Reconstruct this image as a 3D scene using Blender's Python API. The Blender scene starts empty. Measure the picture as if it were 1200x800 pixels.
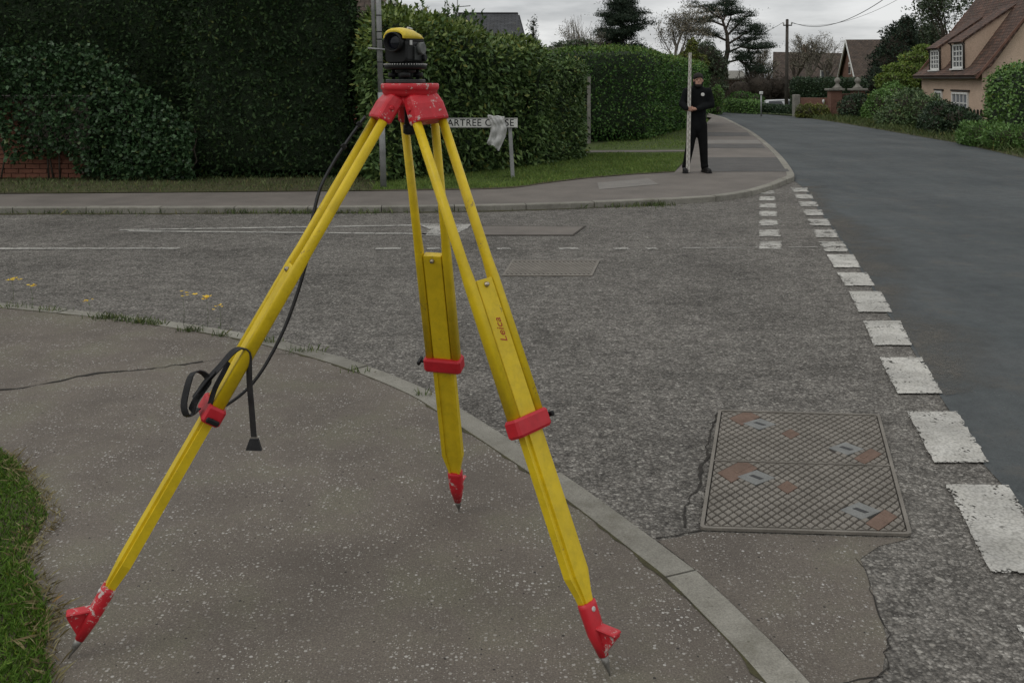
import bpy, bmesh, math, random
import numpy as np
from mathutils import Vector, Matrix

random.seed(7)
RNG = np.random.default_rng(7)
R = math.radians
sc = bpy.context.scene
COL = sc.collection

# ------------------------------------------------------------------ camera
F, H, HOR = 1130.0, 1.65, 92.0            # focal length and horizon in photograph pixels, eye height
cam = bpy.data.cameras.new('camera')
cam.sensor_width = 36.0
cam.lens = 36.0 * F / 1200.0
cam.shift_y = -(400.0 - HOR) / 1200.0
cam.clip_start = 0.05
cam.clip_end = 5000
cam_o = bpy.data.objects.new('camera', cam)
cam_o.location = (0, 0, H)
cam_o.rotation_euler = (R(90), 0, 0)
COL.objects.link(cam_o)
sc.camera = cam_o

# ------------------------------------------------------------------ world: overcast sky
SUN_EL, SUN_AZ = R(50), R(-115)
world = bpy.data.worlds.new('World')
sc.world = world
world.use_nodes = True
nt = world.node_tree
nt.nodes.clear()
wo = nt.nodes.new('ShaderNodeOutputWorld')
bg = nt.nodes.new('ShaderNodeBackground')
bg.inputs['Strength'].default_value = 0.1
sky = nt.nodes.new('ShaderNodeTexSky')
sky.sky_type = 'NISHITA'
sky.sun_disc = False
sky.sun_elevation = SUN_EL
sky.sun_rotation = SUN_AZ
tc = nt.nodes.new('ShaderNodeTexCoord')
sep = nt.nodes.new('ShaderNodeSeparateXYZ')
nt.links.new(tc.outputs['Generated'], sep.inputs[0])
zz = nt.nodes.new('ShaderNodeMath'); zz.operation = 'MAXIMUM'; zz.inputs[1].default_value = 0.0
nt.links.new(sep.outputs['Z'], zz.inputs[0])
zo = nt.nodes.new('ShaderNodeMath'); zo.operation = 'ADD'; zo.inputs[1].default_value = 0.14
nt.links.new(zz.outputs[0], zo.inputs[0])
dv = nt.nodes.new('ShaderNodeVectorMath'); dv.operation = 'DIVIDE'
cmb = nt.nodes.new('ShaderNodeCombineXYZ')
for k in range(3):
    nt.links.new(zo.outputs[0], cmb.inputs[k])
nt.links.new(tc.outputs['Generated'], dv.inputs[0])
nt.links.new(cmb.outputs[0], dv.inputs[1])
cn = nt.nodes.new('ShaderNodeTexNoise')
cn.inputs['Scale'].default_value = 0.9
cn.inputs['Detail'].default_value = 6
cn.inputs['Roughness'].default_value = 0.55
nt.links.new(dv.outputs[0], cn.inputs['Vector'])
cr = nt.nodes.new('ShaderNodeValToRGB')          # cloud layer: darker bellies, paler gaps
cr.color_ramp.elements[0].position = 0.38
cr.color_ramp.elements[0].color = (0.43, 0.44, 0.45, 1)
cr.color_ramp.elements[1].position = 0.60
cr.color_ramp.elements[1].color = (0.74, 0.745, 0.745, 1)
nt.links.new(cn.outputs['Fac'], cr.inputs[0])
zr = nt.nodes.new('ShaderNodeMapRange')          # an overcast dome is brighter overhead
zr.inputs['From Min'].default_value = 0.0
zr.inputs['From Max'].default_value = 1.0
zr.inputs['To Min'].default_value = 10.0
zr.inputs['To Max'].default_value = 13.2
nt.links.new(zz.outputs[0], zr.inputs['Value'])
ml = nt.nodes.new('ShaderNodeVectorMath'); ml.operation = 'SCALE'
nt.links.new(cr.outputs['Color'], ml.inputs[0])
nt.links.new(zr.outputs[0], ml.inputs['Scale'])
mixw = nt.nodes.new('ShaderNodeMix'); mixw.data_type = 'RGBA'
mixw.inputs[0].default_value = 0.94
nt.links.new(sky.outputs[0], mixw.inputs[6])
nt.links.new(ml.outputs[0], mixw.inputs[7])
nt.links.new(mixw.outputs[2], bg.inputs[0])
nt.links.new(bg.outputs[0], wo.inputs[0])

# ------------------------------------------------------------------ sun behind the cloud
sl = bpy.data.lights.new('sun', 'SUN')
sl.energy = 0.6
sl.angle = R(40)
sl.color = (1.0, 0.96, 0.9)
so = bpy.data.objects.new('sun', sl)
sd = Vector((math.sin(SUN_AZ) * math.cos(SUN_EL), math.cos(SUN_AZ) * math.cos(SUN_EL), math.sin(SUN_EL)))
so.rotation_euler = (-sd).to_track_quat('-Z', 'Y').to_euler()
so.location = sd * 50
COL.objects.link(so)

# ------------------------------------------------------------------ exposure
sc.view_settings.view_transform = 'Standard'
sc.view_settings.look = 'None'
sc.view_settings.exposure = 0.12
sc.view_settings.gamma = 1.0
sc.view_settings.use_curve_mapping = False
sc.render.engine = 'CYCLES'
sc.cycles.use_denoising = True
sc.cycles.max_bounces = 6
sc.cycles.transparent_max_bounces = 12
sc.cycles.caustics_reflective = False
sc.cycles.caustics_refractive = False


# ================================================================== helpers
def G(u, v, z=0.0):
    """the point of the level z that the photograph shows at pixel u, v"""
    d = (H - z) * F / (v - HOR)
    return Vector(((u - 600.0) * d / F, d, z))


def PT(u, v, d):
    return Vector(((u - 600.0) * d / F, d, H - (v - HOR) * d / F))


def tag(o, label=None, cat=None, group=None, kind=None):
    if label: o['label'] = label
    if cat: o['category'] = cat
    if group: o['group'] = group
    if kind: o['kind'] = kind
    return o


def wloc(o):
    p = Vector((0, 0, 0))
    while o is not None:
        p += o.location
        o = o.parent
    return p


def empty(name, loc, label=None, cat=None, group=None):
    o = bpy.data.objects.new(name, None)
    o.empty_display_size = 0.1
    o.location = loc
    COL.objects.link(o)
    return tag(o, label, cat, group)


def link(name, me, mat, parent=None, loc=(0, 0, 0)):
    o = bpy.data.objects.new(name, me)
    if mat is not None and not me.materials:
        me.materials.append(mat)
    if parent is not None:
        o.parent = parent
    o.location = loc
    COL.objects.link(o)
    return o


def arr_mesh(name, V, Fc):
    """mesh from numpy arrays, every face with the same number of corners"""
    me = bpy.data.meshes.new(name)
    V = np.asarray(V, dtype=np.float32)
    Fc = np.asarray(Fc, dtype=np.int32)
    n, q = Fc.shape
    me.vertices.add(len(V))
    me.vertices.foreach_set('co', V.ravel())
    me.loops.add(n * q)
    me.loops.foreach_set('vertex_index', Fc.ravel())
    me.polygons.add(n)
    me.polygons.foreach_set('loop_start', np.arange(0, n * q, q, dtype=np.int32))
    me.polygons.foreach_set('loop_total', np.full(n, q, dtype=np.int32))
    me.update(calc_edges=True)
    return me


class MB:
    """collects shapes in world space; build() links them as one mesh object"""
    def __init__(s):
        s.v, s.f, s.sm = [], [], []

    def add(s, V, Fc, smooth=False):
        o = len(s.v)
        s.v += [tuple(p) for p in V]
        s.f += [tuple(i + o for i in f) for f in Fc]
        s.sm += [smooth] * len(Fc)
        return s

    def hexa(s, b, t):
        """b, t: four corners each, the same order"""
        V = list(b) + list(t)
        Fc = [(3, 2, 1, 0), (4, 5, 6, 7), (0, 1, 5, 4), (1, 2, 6, 5), (2, 3, 7, 6), (3, 0, 4, 7)]
        return s.add(V, Fc)

    def box(s, c, sx, sy, sz, ax=None, ay=None, az=None, bev=0.0):
        """centre, full sizes, axes; chamfered edges along az when bev > 0"""
        ax = Vector(ax or (1, 0, 0)).normalized(); ay = Vector(ay or (0, 1, 0)).normalized()
        az = Vector(az or (0, 0, 1)).normalized(); c = Vector(c)
        x, y, z = sx / 2, sy / 2, sz / 2
        if bev <= 0:
            q = [(-x, -y), (x, -y), (x, y), (-x, y)]
            return s.hexa([c + ax * a + ay * b - az * z for a, b in q], [c + ax * a + ay * b + az * z for a, b in q])
        b = min(bev, x * .9, y * .9, z * .9)
        def ring(ix, zz):
            X, Y = x - ix, y - ix
            q = [(-X + b, -Y), (X - b, -Y), (X, -Y + b), (X, Y - b), (X - b, Y), (-X + b, Y), (-X, Y - b), (-X, -Y + b)]
            return [c + ax * p + ay * r + az * zz for p, r in q]
        rings = [ring(b * .6, -z), ring(0, -z + b), ring(0, z - b), ring(b * .6, z)]
        V = [p for r in rings for p in r]
        Fc = []
        for k in range(3):
            for i in range(8):
                j = (i + 1) % 8
                Fc.append((k * 8 + i, k * 8 + j, k * 8 + 8 + j, k * 8 + 8 + i))
        Fc.append(tuple(range(7, -1, -1)))
        Fc.append(tuple(24 + i for i in range(8)))
        return s.add(V, Fc)

    def tube(s, pts, rad, n=8, cap=True, flat=None, smooth=True):
        """tube along points; rad number or list; flat=(vector, ratio) squashes the section along a direction"""
        pts = [Vector(p) for p in pts]
        m = len(pts)
        if not hasattr(rad, '__len__'):
            rad = [rad] * m
        V, Fc = [], []
        t0 = (pts[1] - pts[0]).normalized()
        nrm = Vector((0, 0, 1)).cross(t0)
        if nrm.length < .05:
            nrm = Vector((1, 0, 0)).cross(t0)
        nrm.normalize()
        for i in range(m):
            t = (pts[min(i + 1, m - 1)] - pts[max(i - 1, 0)]).normalized()
            nrm = (nrm - t * nrm.dot(t)).normalized()
            bn = t.cross(nrm)
            for k in range(n):
                a = 2 * math.pi * k / n
                w = (nrm * math.cos(a) + bn * math.sin(a)) * rad[i]
                if flat:
                    fv, fr = flat
                    fv = (fv - t * fv.dot(t)).normalized()
                    w = w - fv * (w.dot(fv) * (1 - fr))
                V.append(pts[i] + w)
        for i in range(m - 1):
            for k in range(n):
                l = (k + 1) % n
                Fc.append((i * n + k, i * n + l, i * n + n + l, i * n + n + k))
        s.add(V, Fc, smooth)
        if cap:
            o = len(s.v) - m * n
            s.f += [tuple(o + k for k in range(n - 1, -1, -1)), tuple(o + (m - 1) * n + k for k in range(n))]
            s.sm += [False, False]
        return s

    def lathe(s, c, prof, n=20, axis=(0, 0, 1), smooth=True):
        """prof: list of (radius, height along axis)"""
        c = Vector(c); az = Vector(axis).normalized()
        ax = Vector((1, 0, 0)) if abs(az.x) < .9 else Vector((0, 1, 0))
        ax = (ax - az * ax.dot(az)).normalized(); ay = az.cross(ax)
        V, Fc = [], []
        for r, h in prof:
            for k in range(n):
                a = 2 * math.pi * k / n
                V.append(c + az * h + (ax * math.cos(a) + ay * math.sin(a)) * r)
        m = len(prof)
        for i in range(m - 1):
            for k in range(n):
                l = (k + 1) % n
                Fc.append((i * n + k, i * n + l, i * n + n + l, i * n + n + k))
        s.add(V, Fc, smooth)
        o = len(s.v) - m * n
        s.f += [tuple(o + k for k in range(n - 1, -1, -1)), tuple(o + (m - 1) * n + k for k in range(n))]
        s.sm += [False, False]
        return s

    def loft(s, rings, smooth=False):
        n = len(rings[0]); V = [p for r in rings for p in r]; Fc = []
        for i in range(len(rings) - 1):
            for k in range(n):
                l = (k + 1) % n
                Fc.append((i * n + k, i * n + l, i * n + n + l, i * n + n + k))
        s.add(V, Fc, smooth)
        o = len(s.v) - len(V)
        s.f += [tuple(o + k for k in range(n - 1, -1, -1)), tuple(o + (len(rings) - 1) * n + k for k in range(n))]
        s.sm += [False, False]
        return s

    def ribbon(s, pts, width, wdir, th=0.0025):
        """flat strap along points, its width along wdir (a vector or one per point)"""
        pts = [Vector(p) for p in pts]
        rings = []
        for i, p in enumerate(pts):
            w = Vector(wdir[i] if isinstance(wdir, list) else wdir)
            t = (pts[min(i + 1, len(pts) - 1)] - pts[max(i - 1, 0)]).normalized()
            w = (w - t * w.dot(t)).normalized(); n_ = t.cross(w)
            ww = width[i] if hasattr(width, '__len__') else width
            rings.append([p + w * ww / 2 + n_ * th / 2, p - w * ww / 2 + n_ * th / 2, p - w * ww / 2 - n_ * th / 2, p + w * ww / 2 - n_ * th / 2])
        return s.loft(rings)

    def prism(s, poly, thick):
        """closed polygon of 3D points, extruded by vector thick"""
        n = len(poly); th = Vector(thick)
        V = [Vector(p) for p in poly] + [Vector(p) + th for p in poly]
        Fc = [tuple(range(n - 1, -1, -1)), tuple(range(n, 2 * n))] + [(i, (i + 1) % n, n + (i + 1) % n, n + i) for i in range(n)]
        return s.add(V, Fc)

    def build(s, name, mat, parent=None, loc=None):
        off = wloc(parent) if parent is not None else Vector((0, 0, 0))
        if loc is not None:
            off = off + Vector(loc)
        me = bpy.data.meshes.new(name)
        me.from_pydata([(p[0] - off[0], p[1] - off[1], p[2] - off[2]) for p in s.v], [], s.f)
        me.polygons.foreach_set('use_smooth', s.sm)
        bm = bmesh.new(); bm.from_mesh(me)
        bmesh.ops.recalc_face_normals(bm, faces=bm.faces)
        bm.to_mesh(me); bm.free()
        me.update()
        return link(name, me, mat, parent, loc or (0, 0, 0))


def thing_mesh(mb, name, mat, base, label, cat, group=None):
    """a thing that is one mesh, its origin at its base"""
    base = Vector(base)
    o = mb.build(name, mat, None, tuple(base))
    return tag(o, label, cat, group)


def sheet(name, poly, mat, parent=None, z=None, kind=None, label=None, cat=None, uvs=None):
    """flat ground polygon"""
    V = [(p[0], p[1], p[2] if z is None else z) for p in poly]
    off = wloc(parent) if parent is not None else Vector((0, 0, 0))
    bm = bmesh.new()
    vs = [bm.verts.new((a - off.x, b - off.y, c - off.z)) for a, b, c in V]
    f = bm.faces.new(vs)
    f.normal_update()
    if f.normal.z < 0:
        f.normal_flip()
    if uvs:
        ul = bm.loops.layers.uv.new('UVMap')
        table = {v: q for v, q in zip(vs, uvs)}
        for lp in f.loops:
            lp[ul].uv = table[lp.vert]
    bmesh.ops.triangulate(bm, faces=[f])
    me = bpy.data.meshes.new(name)
    bm.to_mesh(me); bm.free()
    o = link(name, me, mat, parent)
    return tag(o, label, cat, None, kind)


# ================================================================== materials
class M:
    """one principled material with small node helpers"""
    def __init__(s, name, color=(.5, .5, .5), rough=.8, metal=0.0, spec=0.3):
        s.m = bpy.data.materials.new(name)
        s.m.use_nodes = True
        s.t = s.m.node_tree
        s.p = s.t.nodes['Principled BSDF']
        s.p.inputs['Base Color'].default_value = (*color, 1)
        s.p.inputs['Roughness'].default_value = rough
        s.p.inputs['Metallic'].default_value = metal
        s.p.inputs['Specular IOR Level'].default_value = spec
        g = s.n('ShaderNodeNewGeometry')
        s.pos = g.outputs['Position']
        s.isl = g.outputs['Random Per Island']
        s.objc = s.n('ShaderNodeTexCoord').outputs['Object']
        s.rnd = s.n('ShaderNodeObjectInfo').outputs['Random']

    def n(s, t):
        return s.t.nodes.new(t)

    def l(s, a, b):
        s.t.links.new(a, b)

    def inp(s, sock, v):
        if isinstance(v, (int, float)):
            sock.default_value = v
        elif isinstance(v, tuple):
            sock.default_value = (*v, 1) if len(sock.default_value) == 4 and len(v) == 3 else v
        else:
            s.l(v, sock)

    def noise(s, scale, detail=4, rough=.6, vec=None, dist=0.0):
        a = s.n('ShaderNodeTexNoise')
        a.inputs['Scale'].default_value = scale
        a.inputs['Detail'].default_value = detail
        a.inputs['Roughness'].default_value = rough
        a.inputs['Distortion'].default_value = dist
        s.l(vec or s.pos, a.inputs['Vector'])
        return a.outputs['Fac']

    def voro(s, scale, vec=None, feat='F1'):
        a = s.n('ShaderNodeTexVoronoi')
        a.feature = feat
        a.inputs['Scale'].default_value = scale
        s.l(vec or s.pos, a.inputs['Vector'])
        return a.outputs['Distance'], a.outputs.get('Color')

    def ramp(s, fac, stops, interp='LINEAR'):
        a = s.n('ShaderNodeValToRGB')
        a.color_ramp.interpolation = interp
        e = a.color_ramp.elements
        while len(e) < len(stops):
            e.new(0.5)
        for k, (p, c) in enumerate(stops):
            e[k].position = p
            e[k].color = (c, c, c, 1) if isinstance(c, (int, float)) else (*c, 1)
        s.inp(a.inputs[0], fac)
        return a.outputs[0]

    def mix(s, fac, a, b, mode='MIX'):
        x = s.n('ShaderNodeMix'); x.data_type = 'RGBA'; x.blend_type = mode
        s.inp(x.inputs[0], fac); s.inp(x.inputs[6], a); s.inp(x.inputs[7], b)
        return x.outputs[2]

    def math(s, op, a, b=0.0):
        x = s.n('ShaderNodeMath'); x.operation = op
        s.inp(x.inputs[0], a); s.inp(x.inputs[1], b)
        return x.outputs[0]

    def sepx(s, v, k):
        x = s.n('ShaderNodeSeparateXYZ'); s.l(v, x.inputs[0])
        return x.outputs[k]

    def maprange(s, v, a, b, c, d):
        x = s.n('ShaderNodeMapRange')
        s.inp(x.inputs['Value'], v)
        for k, q in zip(('From Min', 'From Max', 'To Min', 'To Max'), (a, b, c, d)):
            x.inputs[k].default_value = q
        return x.outputs[0]

    def color(s, c):
        s.inp(s.p.inputs['Base Color'], c); return s

    def rough(s, c):
        s.inp(s.p.inputs['Roughness'], c); return s

    def bump(s, h, strength=.4, dist=.01):
        b = s.n('ShaderNodeBump')
        b.inputs['Strength'].default_value = strength
        b.inputs['Distance'].default_value = dist
        s.l(h, b.inputs['Height']); s.l(b.outputs[0], s.p.inputs['Normal'])
        return s

    def chips(s, scale, density, size, soft=.1):
        """mask of scattered stones: some cells of a voronoi, each a rounded blob"""
        d, c = s.voro(scale)
        r = s.sepx(c, 0); g = s.sepx(c, 1)
        lim = s.math('MULTIPLY', s.maprange(g, 0, 1, .45, 1.0), size)
        edge = s.maprange(s.math('SUBTRACT', lim, d), 0.0, soft, 0.0, 1.0)
        on = s.math('LESS_THAN', r, density)
        return s.math('MULTIPLY', edge, on), s.sepx(c, 2)


def mat_pavement():
    m = M('pavement_tarmac', rough=.92, spec=.15)
    base = m.ramp(m.noise(2.2, 5, .6), [(.35, (.131, .114, .097)), (.5, (.150, .131, .110)), (.65, (.158, .145, .112))])
    fine = m.ramp(m.noise(190, 3, .7), [(.3, .62), (.7, 1.3)])
    c = m.mix(1.0, base, fine, 'MULTIPLY')
    c = m.mix(1.0, c, m.ramp(m.noise(.7, 6, .65), [(.3, .8), (.7, 1.16)]), 'MULTIPLY')
    dk, _ = m.chips(80, .025, .45)
    c = m.mix(dk, c, (.04, .037, .034))
    clus = m.maprange(m.noise(5, 3, .6), .38, .66, .25, 1.0)
    k1, q = m.chips(76, .30, .48)
    tone = m.ramp(q, [(0, (.25, .235, .205)), (.5, (.40, .385, .35)), (1, (.55, .54, .51))])
    c = m.mix(m.math('MULTIPLY', k1, clus), c, tone)
    k2, q2 = m.chips(150, .34, .44)
    c = m.mix(m.math('MULTIPLY', k2, clus), c, (.36, .345, .31))
    m.color(c)
    h = m.math('ADD', m.math('MULTIPLY', m.noise(150, 3, .7), .8), m.math('MULTIPLY', k1, .5))
    m.bump(h, .55, .006)
    return m.m


def mat_chipped_road(name='chipped_road', tone=1.22):
    m = M(name, rough=.9, spec=.15)
    d, c = m.voro(88)
    r = m.sepx(c, 0)
    col = m.ramp(r, [(0, (.085 * tone, .081 * tone, .074 * tone)), (.35, (.125 * tone, .119 * tone, .109 * tone)), (.75, (.17 * tone, .162 * tone, .148 * tone)), (1, (.27 * tone, .26 * tone, .24 * tone))])
    gap = m.ramp(d, [(.3, 1.0), (.8, .62)])
    col = m.mix(1.0, col, gap, 'MULTIPLY')
    big = m.ramp(m.noise(.9, 5, .6), [(.32, .74), (.5, 1.0), (.7, 1.18)])
    col = m.mix(1.0, col, big, 'MULTIPLY')
    med = m.math('MULTIPLY', m.ramp(m.noise(7, 5, .7), [(.3, .66), (.7, 1.32)]), m.ramp(m.noise(24, 3, .7), [(.3, .72), (.7, 1.28)]))
    col = m.mix(1.0, col, med, 'MULTIPLY')
    col = m.mix(1.0, col, m.ramp(m.noise(210, 3, .7), [(.3, .75), (.7, 1.25)]), 'MULTIPLY')
    k0, q0 = m.chips(125, .20, .5)
    col = m.mix(k0, col, m.ramp(q0, [(0, (.07, .067, .06)), (.5, (.19, .18, .165)), (1, (.27, .26, .24))]))
    k1, q = m.chips(46, .15, .46)
    col = m.mix(k1, col, m.ramp(q, [(0, (.16, .15, .138)), (1, (.36, .35, .32))]))
    k9, q9 = m.chips(27, .07, .36)
    col = m.mix(k9, col, m.ramp(q9, [(0, (.18, .165, .145)), (1, (.34, .33, .30))]))
    col = m.mix(1.0, col, (1.03, 1.01, .98), 'MULTIPLY')
    m.color(col)
    h = m.math('SUBTRACT', m.math('MULTIPLY', m.noise(60, 3, .6), .6), d)
    m.bump(h, .9, .012)
    return m.m


def mat_main_road():
    m = M('worn_smooth_asphalt', rough=.8, spec=.15)
    base = m.ramp(m.noise(.55, 5, .62), [(.33, (.052, .059, .061)), (.5, (.066, .074, .075)), (.68, (.082, .088, .088))])
    fine = m.ramp(m.noise(140, 3, .7), [(.3, .8), (.7, 1.2)])
    c = m.mix(1.0, base, fine, 'MULTIPLY')
    c = m.mix(1.0, c, m.ramp(m.noise(6, 6, .7), [(.3, .82), (.7, 1.18)]), 'MULTIPLY')
    st = m.n('ShaderNodeVectorMath'); st.operation = 'MULTIPLY'; st.inputs[1].default_value = (1.3, .13, 1)
    m.l(m.pos, st.inputs[0])
    c = m.mix(1.0, c, m.ramp(m.noise(1.0, 5, .65, st.outputs[0]), [(.3, .86), (.7, 1.2)]), 'MULTIPLY')
    d1 = m.ramp(m.noise(2.4, 6, .7), [(.54, 0.0), (.7, .6)])
    c = m.mix(d1, c, (.105, .098, .086))
    k, q = m.chips(60, .22, .42)
    c = m.mix(m.math('MULTIPLY', k, .7), c, m.ramp(q, [(0, (.035, .037, .038)), (.5, (.09, .091, .09)), (1, (.17, .166, .155))]))
    k2, _ = m.chips(110, .25, .45)
    c = m.mix(m.math('MULTIPLY', k2, .6), c, (.095, .097, .095))
    m.color(c)
    m.bump(m.noise(120, 3, .7), .5, .006)
    return m.m


def mat_noisy(name, a, b, scale=8, rough=.85, fine=120, bump=.3, dist=.004, spec=.3, metal=0.0, obj=False):
    m = M(name, rough=rough, spec=spec, metal=metal)
    v = m.objc if obj else m.pos
    c = m.mix(m.ramp(m.noise(scale, 5, .62, v), [(.32, 0.0), (.68, 1.0)]), a, b)
    c = m.mix(1.0, c, m.ramp(m.noise(fine, 3, .65, v), [(.3, .82), (.7, 1.18)]), 'MULTIPLY')
    m.color(c)
    if bump:
        m.bump(m.noise(fine, 3, .65, v), bump, dist)
    return m.m


LEAF_GAIN = {'yew_leaves': 1.25, 'ivy_leaves': 1.3, 'laurel_leaves': 1.75, 'young_laurel_leaves': 1.15, 'privet_leaves': 1.8, 'young_privet_leaves': 1.15, 'shrub_leaves': 1.9,
             'bright_shrub_leaves': 1.25, 'bright_hedge_leaves': 1.65, 'dark_shrub_leaves': 1.6, 'conifer_needles': 1.2, 'grass_blades': 1.08, 'weed_leaves': 1.2, 'tree_leaves': 1.3}


def mat_leaf(name, dark, mid, light, rough=.5, clump=1.6, spec=.35, trans=.0):
    m = M(name, rough=rough, spec=spec)
    g = LEAF_GAIN.get(name, 1.0)
    dark, mid, light = (tuple(x * g for x in q) for q in (dark, mid, light))
    old = (light[0] * 1.3, light[1] * .85, light[2] * .6)
    c = m.ramp(m.isl, [(0, dark), (.5, mid), (.95, light), (1, old)])
    c = m.mix(1.0, c, m.ramp(m.noise(clump, 3, .6), [(.3, (.72, .74, .70)), (.7, (1.25, 1.22, 1.2))]), 'MULTIPLY')
    m.color(c)
    if trans > 0:
        tr = m.n('ShaderNodeBsdfTranslucent'); m.l(c, tr.inputs[0])
        mx = m.n('ShaderNodeMixShader'); mx.inputs[0].default_value = trans
        out = [x for x in m.t.nodes if x.type == 'OUTPUT_MATERIAL'][0]
        m.l(m.p.outputs[0], mx.inputs[1]); m.l(tr.outputs[0], mx.inputs[2]); m.l(mx.outputs[0], out.inputs[0])
    return m.m


def mat_worn_paint(name='worn_road_paint', th=.70, tone=1.0):
    m = M(name, rough=.8, spec=.15)
    c = m.mix(m.ramp(m.noise(7, 5, .6), [(.35, 0.0), (.65, 1.0)]), (.46 * tone, .445 * tone, .40 * tone), (.56 * tone, .545 * tone, .50 * tone))
    dk, _ = m.chips(75, .05, .42)
    c = m.mix(m.math('MULTIPLY', dk, .6), c, (.24, .23, .21))
    d, _c = m.voro(88)
    c = m.mix(1.0, c, m.ramp(d, [(.35, 1.0), (.8, .7)]), 'MULTIPLY')
    c = m.mix(1.0, c, m.ramp(m.noise(2.5, 5, .7), [(.35, .72), (.65, 1.1)]), 'MULTIPLY')
    m.color(c)
    wear = m.math('ADD', m.noise(9, 8, .8), m.math('MULTIPLY', d, .2))
    uv = m.n('ShaderNodeUVMap').outputs[0]
    eu, ev = (m.math('MULTIPLY', m.math('MINIMUM', m.sepx(uv, k), m.math('SUBTRACT', 1.0, m.sepx(uv, k))), q) for k, q in ((0, .24), (1, .6)))
    wear = m.math('ADD', wear, m.maprange(m.math('MINIMUM', eu, ev), 0.0, .03, .095, 0.0))
    gone = m.ramp(wear, [(th, 0.0), (th + .05, 1.0)])
    tr = m.n('ShaderNodeBsdfTransparent')
    mx = m.n('ShaderNodeMixShader')
    out = [x for x in m.t.nodes if x.type == 'OUTPUT_MATERIAL'][0]
    m.l(gone, mx.inputs[0]); m.l(m.p.outputs[0], mx.inputs[1]); m.l(tr.outputs[0], mx.inputs[2]); m.l(mx.outputs[0], out.inputs[0])
    m.bump(m.noise(90, 3, .7), .4, .004)
    return m.m


def mat_chipped_paint(name, col, chip, amount=.6, rough=.45, scale=45):
    """paint worn through to a pale undercoat"""
    m = M(name, rough=rough, spec=.4)
    c = m.mix(m.ramp(m.noise(12, 4, .6), [(.3, 0.0), (.7, 1.0)]), tuple(x * .86 for x in col), tuple(min(1, x * 1.08) for x in col))
    w = m.math('ADD', m.math('MULTIPLY', m.noise(scale, 6, .72), .6), m.math('MULTIPLY', m.noise(9, 3, .6), .4))
    grime = m.ramp(m.noise(26, 7, .75), [(.48, 1.0), (.66, .86), (.78, .6)])
    c = m.mix(1.0, c, grime, 'MULTIPLY')
    c = m.mix(m.ramp(m.noise(130, 3, .6), [(.70, 0.0), (.75, .4)]), c, (.09, .075, .05))
    c = m.mix(m.ramp(w, [(amount, 0.0), (amount + .03, 1.0)]), c, chip)
    m.color(c)
    m.rough(m.ramp(m.noise(30, 4, .6), [(.3, rough - .08), (.7, rough + .15)]))
    m.bump(w, .15, .002)
    return m.m


def mat_tile(name, a, b, cw=.19, ch=.13):
    """plain roof tiles in courses: object x along the eave, object y up the slope"""
    m = M(name, rough=.85)
    br = m.n('ShaderNodeTexBrick')
    br.inputs['Scale'].default_value = 1.0
    br.inputs['Brick Width'].default_value = cw
    br.inputs['Row Height'].default_value = ch
    br.inputs['Mortar Size'].default_value = .016
    br.inputs['Mortar Smooth'].default_value = .6
    br.inputs['Bias'].default_value = -.1
    br.inputs['Color1'].default_value = (*a, 1); br.inputs['Color2'].default_value = (*b, 1)
    br.inputs['Mortar'].default_value = (a[0] * .45, a[1] * .45, a[2] * .45, 1)  # shadow lines between courses, painted into the tile colour
    uv = m.n('ShaderNodeUVMap')
    m.l(uv.outputs[0], br.inputs['Vector'])
    c = m.mix(1.0, br.outputs['Color'], m.ramp(m.noise(2.4, 6, .7), [(.3, .6), (.7, 1.45)]), 'MULTIPLY')
    c = m.mix(1.0, c, m.ramp(m.noise(9, 3, .7), [(.3, .75), (.7, 1.3)]), 'MULTIPLY')
    moss = m.ramp(m.noise(3.5, 5, .7), [(.58, 0.0), (.72, .5)])
    c = m.mix(moss, c, (.10, .095, .06))
    m.color(c)
    m.bump(m.math('SUBTRACT', 1.0, br.outputs['Fac']), .8, .03)
    return m.m


MT = {}
MT['pavement'] = mat_pavement()
MT['road'] = mat_chipped_road()
MT['main_road'] = mat_main_road()
MT['paint'] = mat_worn_paint()
MT['paint_worn'] = mat_worn_paint('badly_worn_road_paint', .63, .95)
MT['paint_faint'] = mat_worn_paint('faint_road_paint', .635, .8)
def mat_kerb():
    m = M('concrete_kerb', rough=.92, spec=.15)
    c = m.mix(m.ramp(m.noise(7, 6, .7), [(.3, 0.0), (.7, 1.0)]), (.19, .18, .152), (.285, .273, .235))
    c = m.mix(1.0, c, m.ramp(m.rnd, [(0, .82), (1, 1.1)]), 'MULTIPLY')
    c = m.mix(1.0, c, m.ramp(m.noise(170, 3, .7), [(.3, .72), (.7, 1.25)]), 'MULTIPLY')
    k, _ = m.chips(60, .12, .4)
    c = m.mix(m.math('MULTIPLY', k, .6), c, (.11, .10, .085))
    c = m.mix(m.ramp(m.noise(3.2, 6, .75), [(.52, 0.0), (.7, .6)]), c, (.085, .078, .052))
    m.color(c); m.bump(m.noise(120, 4, .7), .5, .004)
    return m.m


MT['kerb'] = mat_kerb()
MT['far_pave'] = mat_noisy('old_tarmac_path', (.125, .112, .098), (.175, .155, .135), 1.6, .9, 130, .4, .005)
MT['far_patch'] = mat_noisy('dark_tarmac_patch', (.075, .072, .068), (.105, .10, .094), 3, .9, 130, .4, .005)
MT['pale_patch'] = mat_noisy('pale_tarmac_patch', (.17, .16, .145), (.215, .20, .18), 3, .9, 130, .4, .005)
MT['soil'] = mat_noisy('soil', (.06, .047, .032), (.095, .078, .05), 9, .95, 70, .7, .01)
MT['moss'] = mat_noisy('mossy_dirt', (.040, .036, .022), (.075, .07, .03), 14, .95, 90, .7, .01)
MT['crack'] = mat_noisy('crack_shade', (.022, .020, .017), (.04, .036, .03), 20, .95, 90, .5, .006)  # darkness of an open gap, painted as colour
MT['turf'] = mat_noisy('turf', (.045, .066, .018), (.075, .10, .028), 3, .95, 60, .7, .02)
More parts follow.
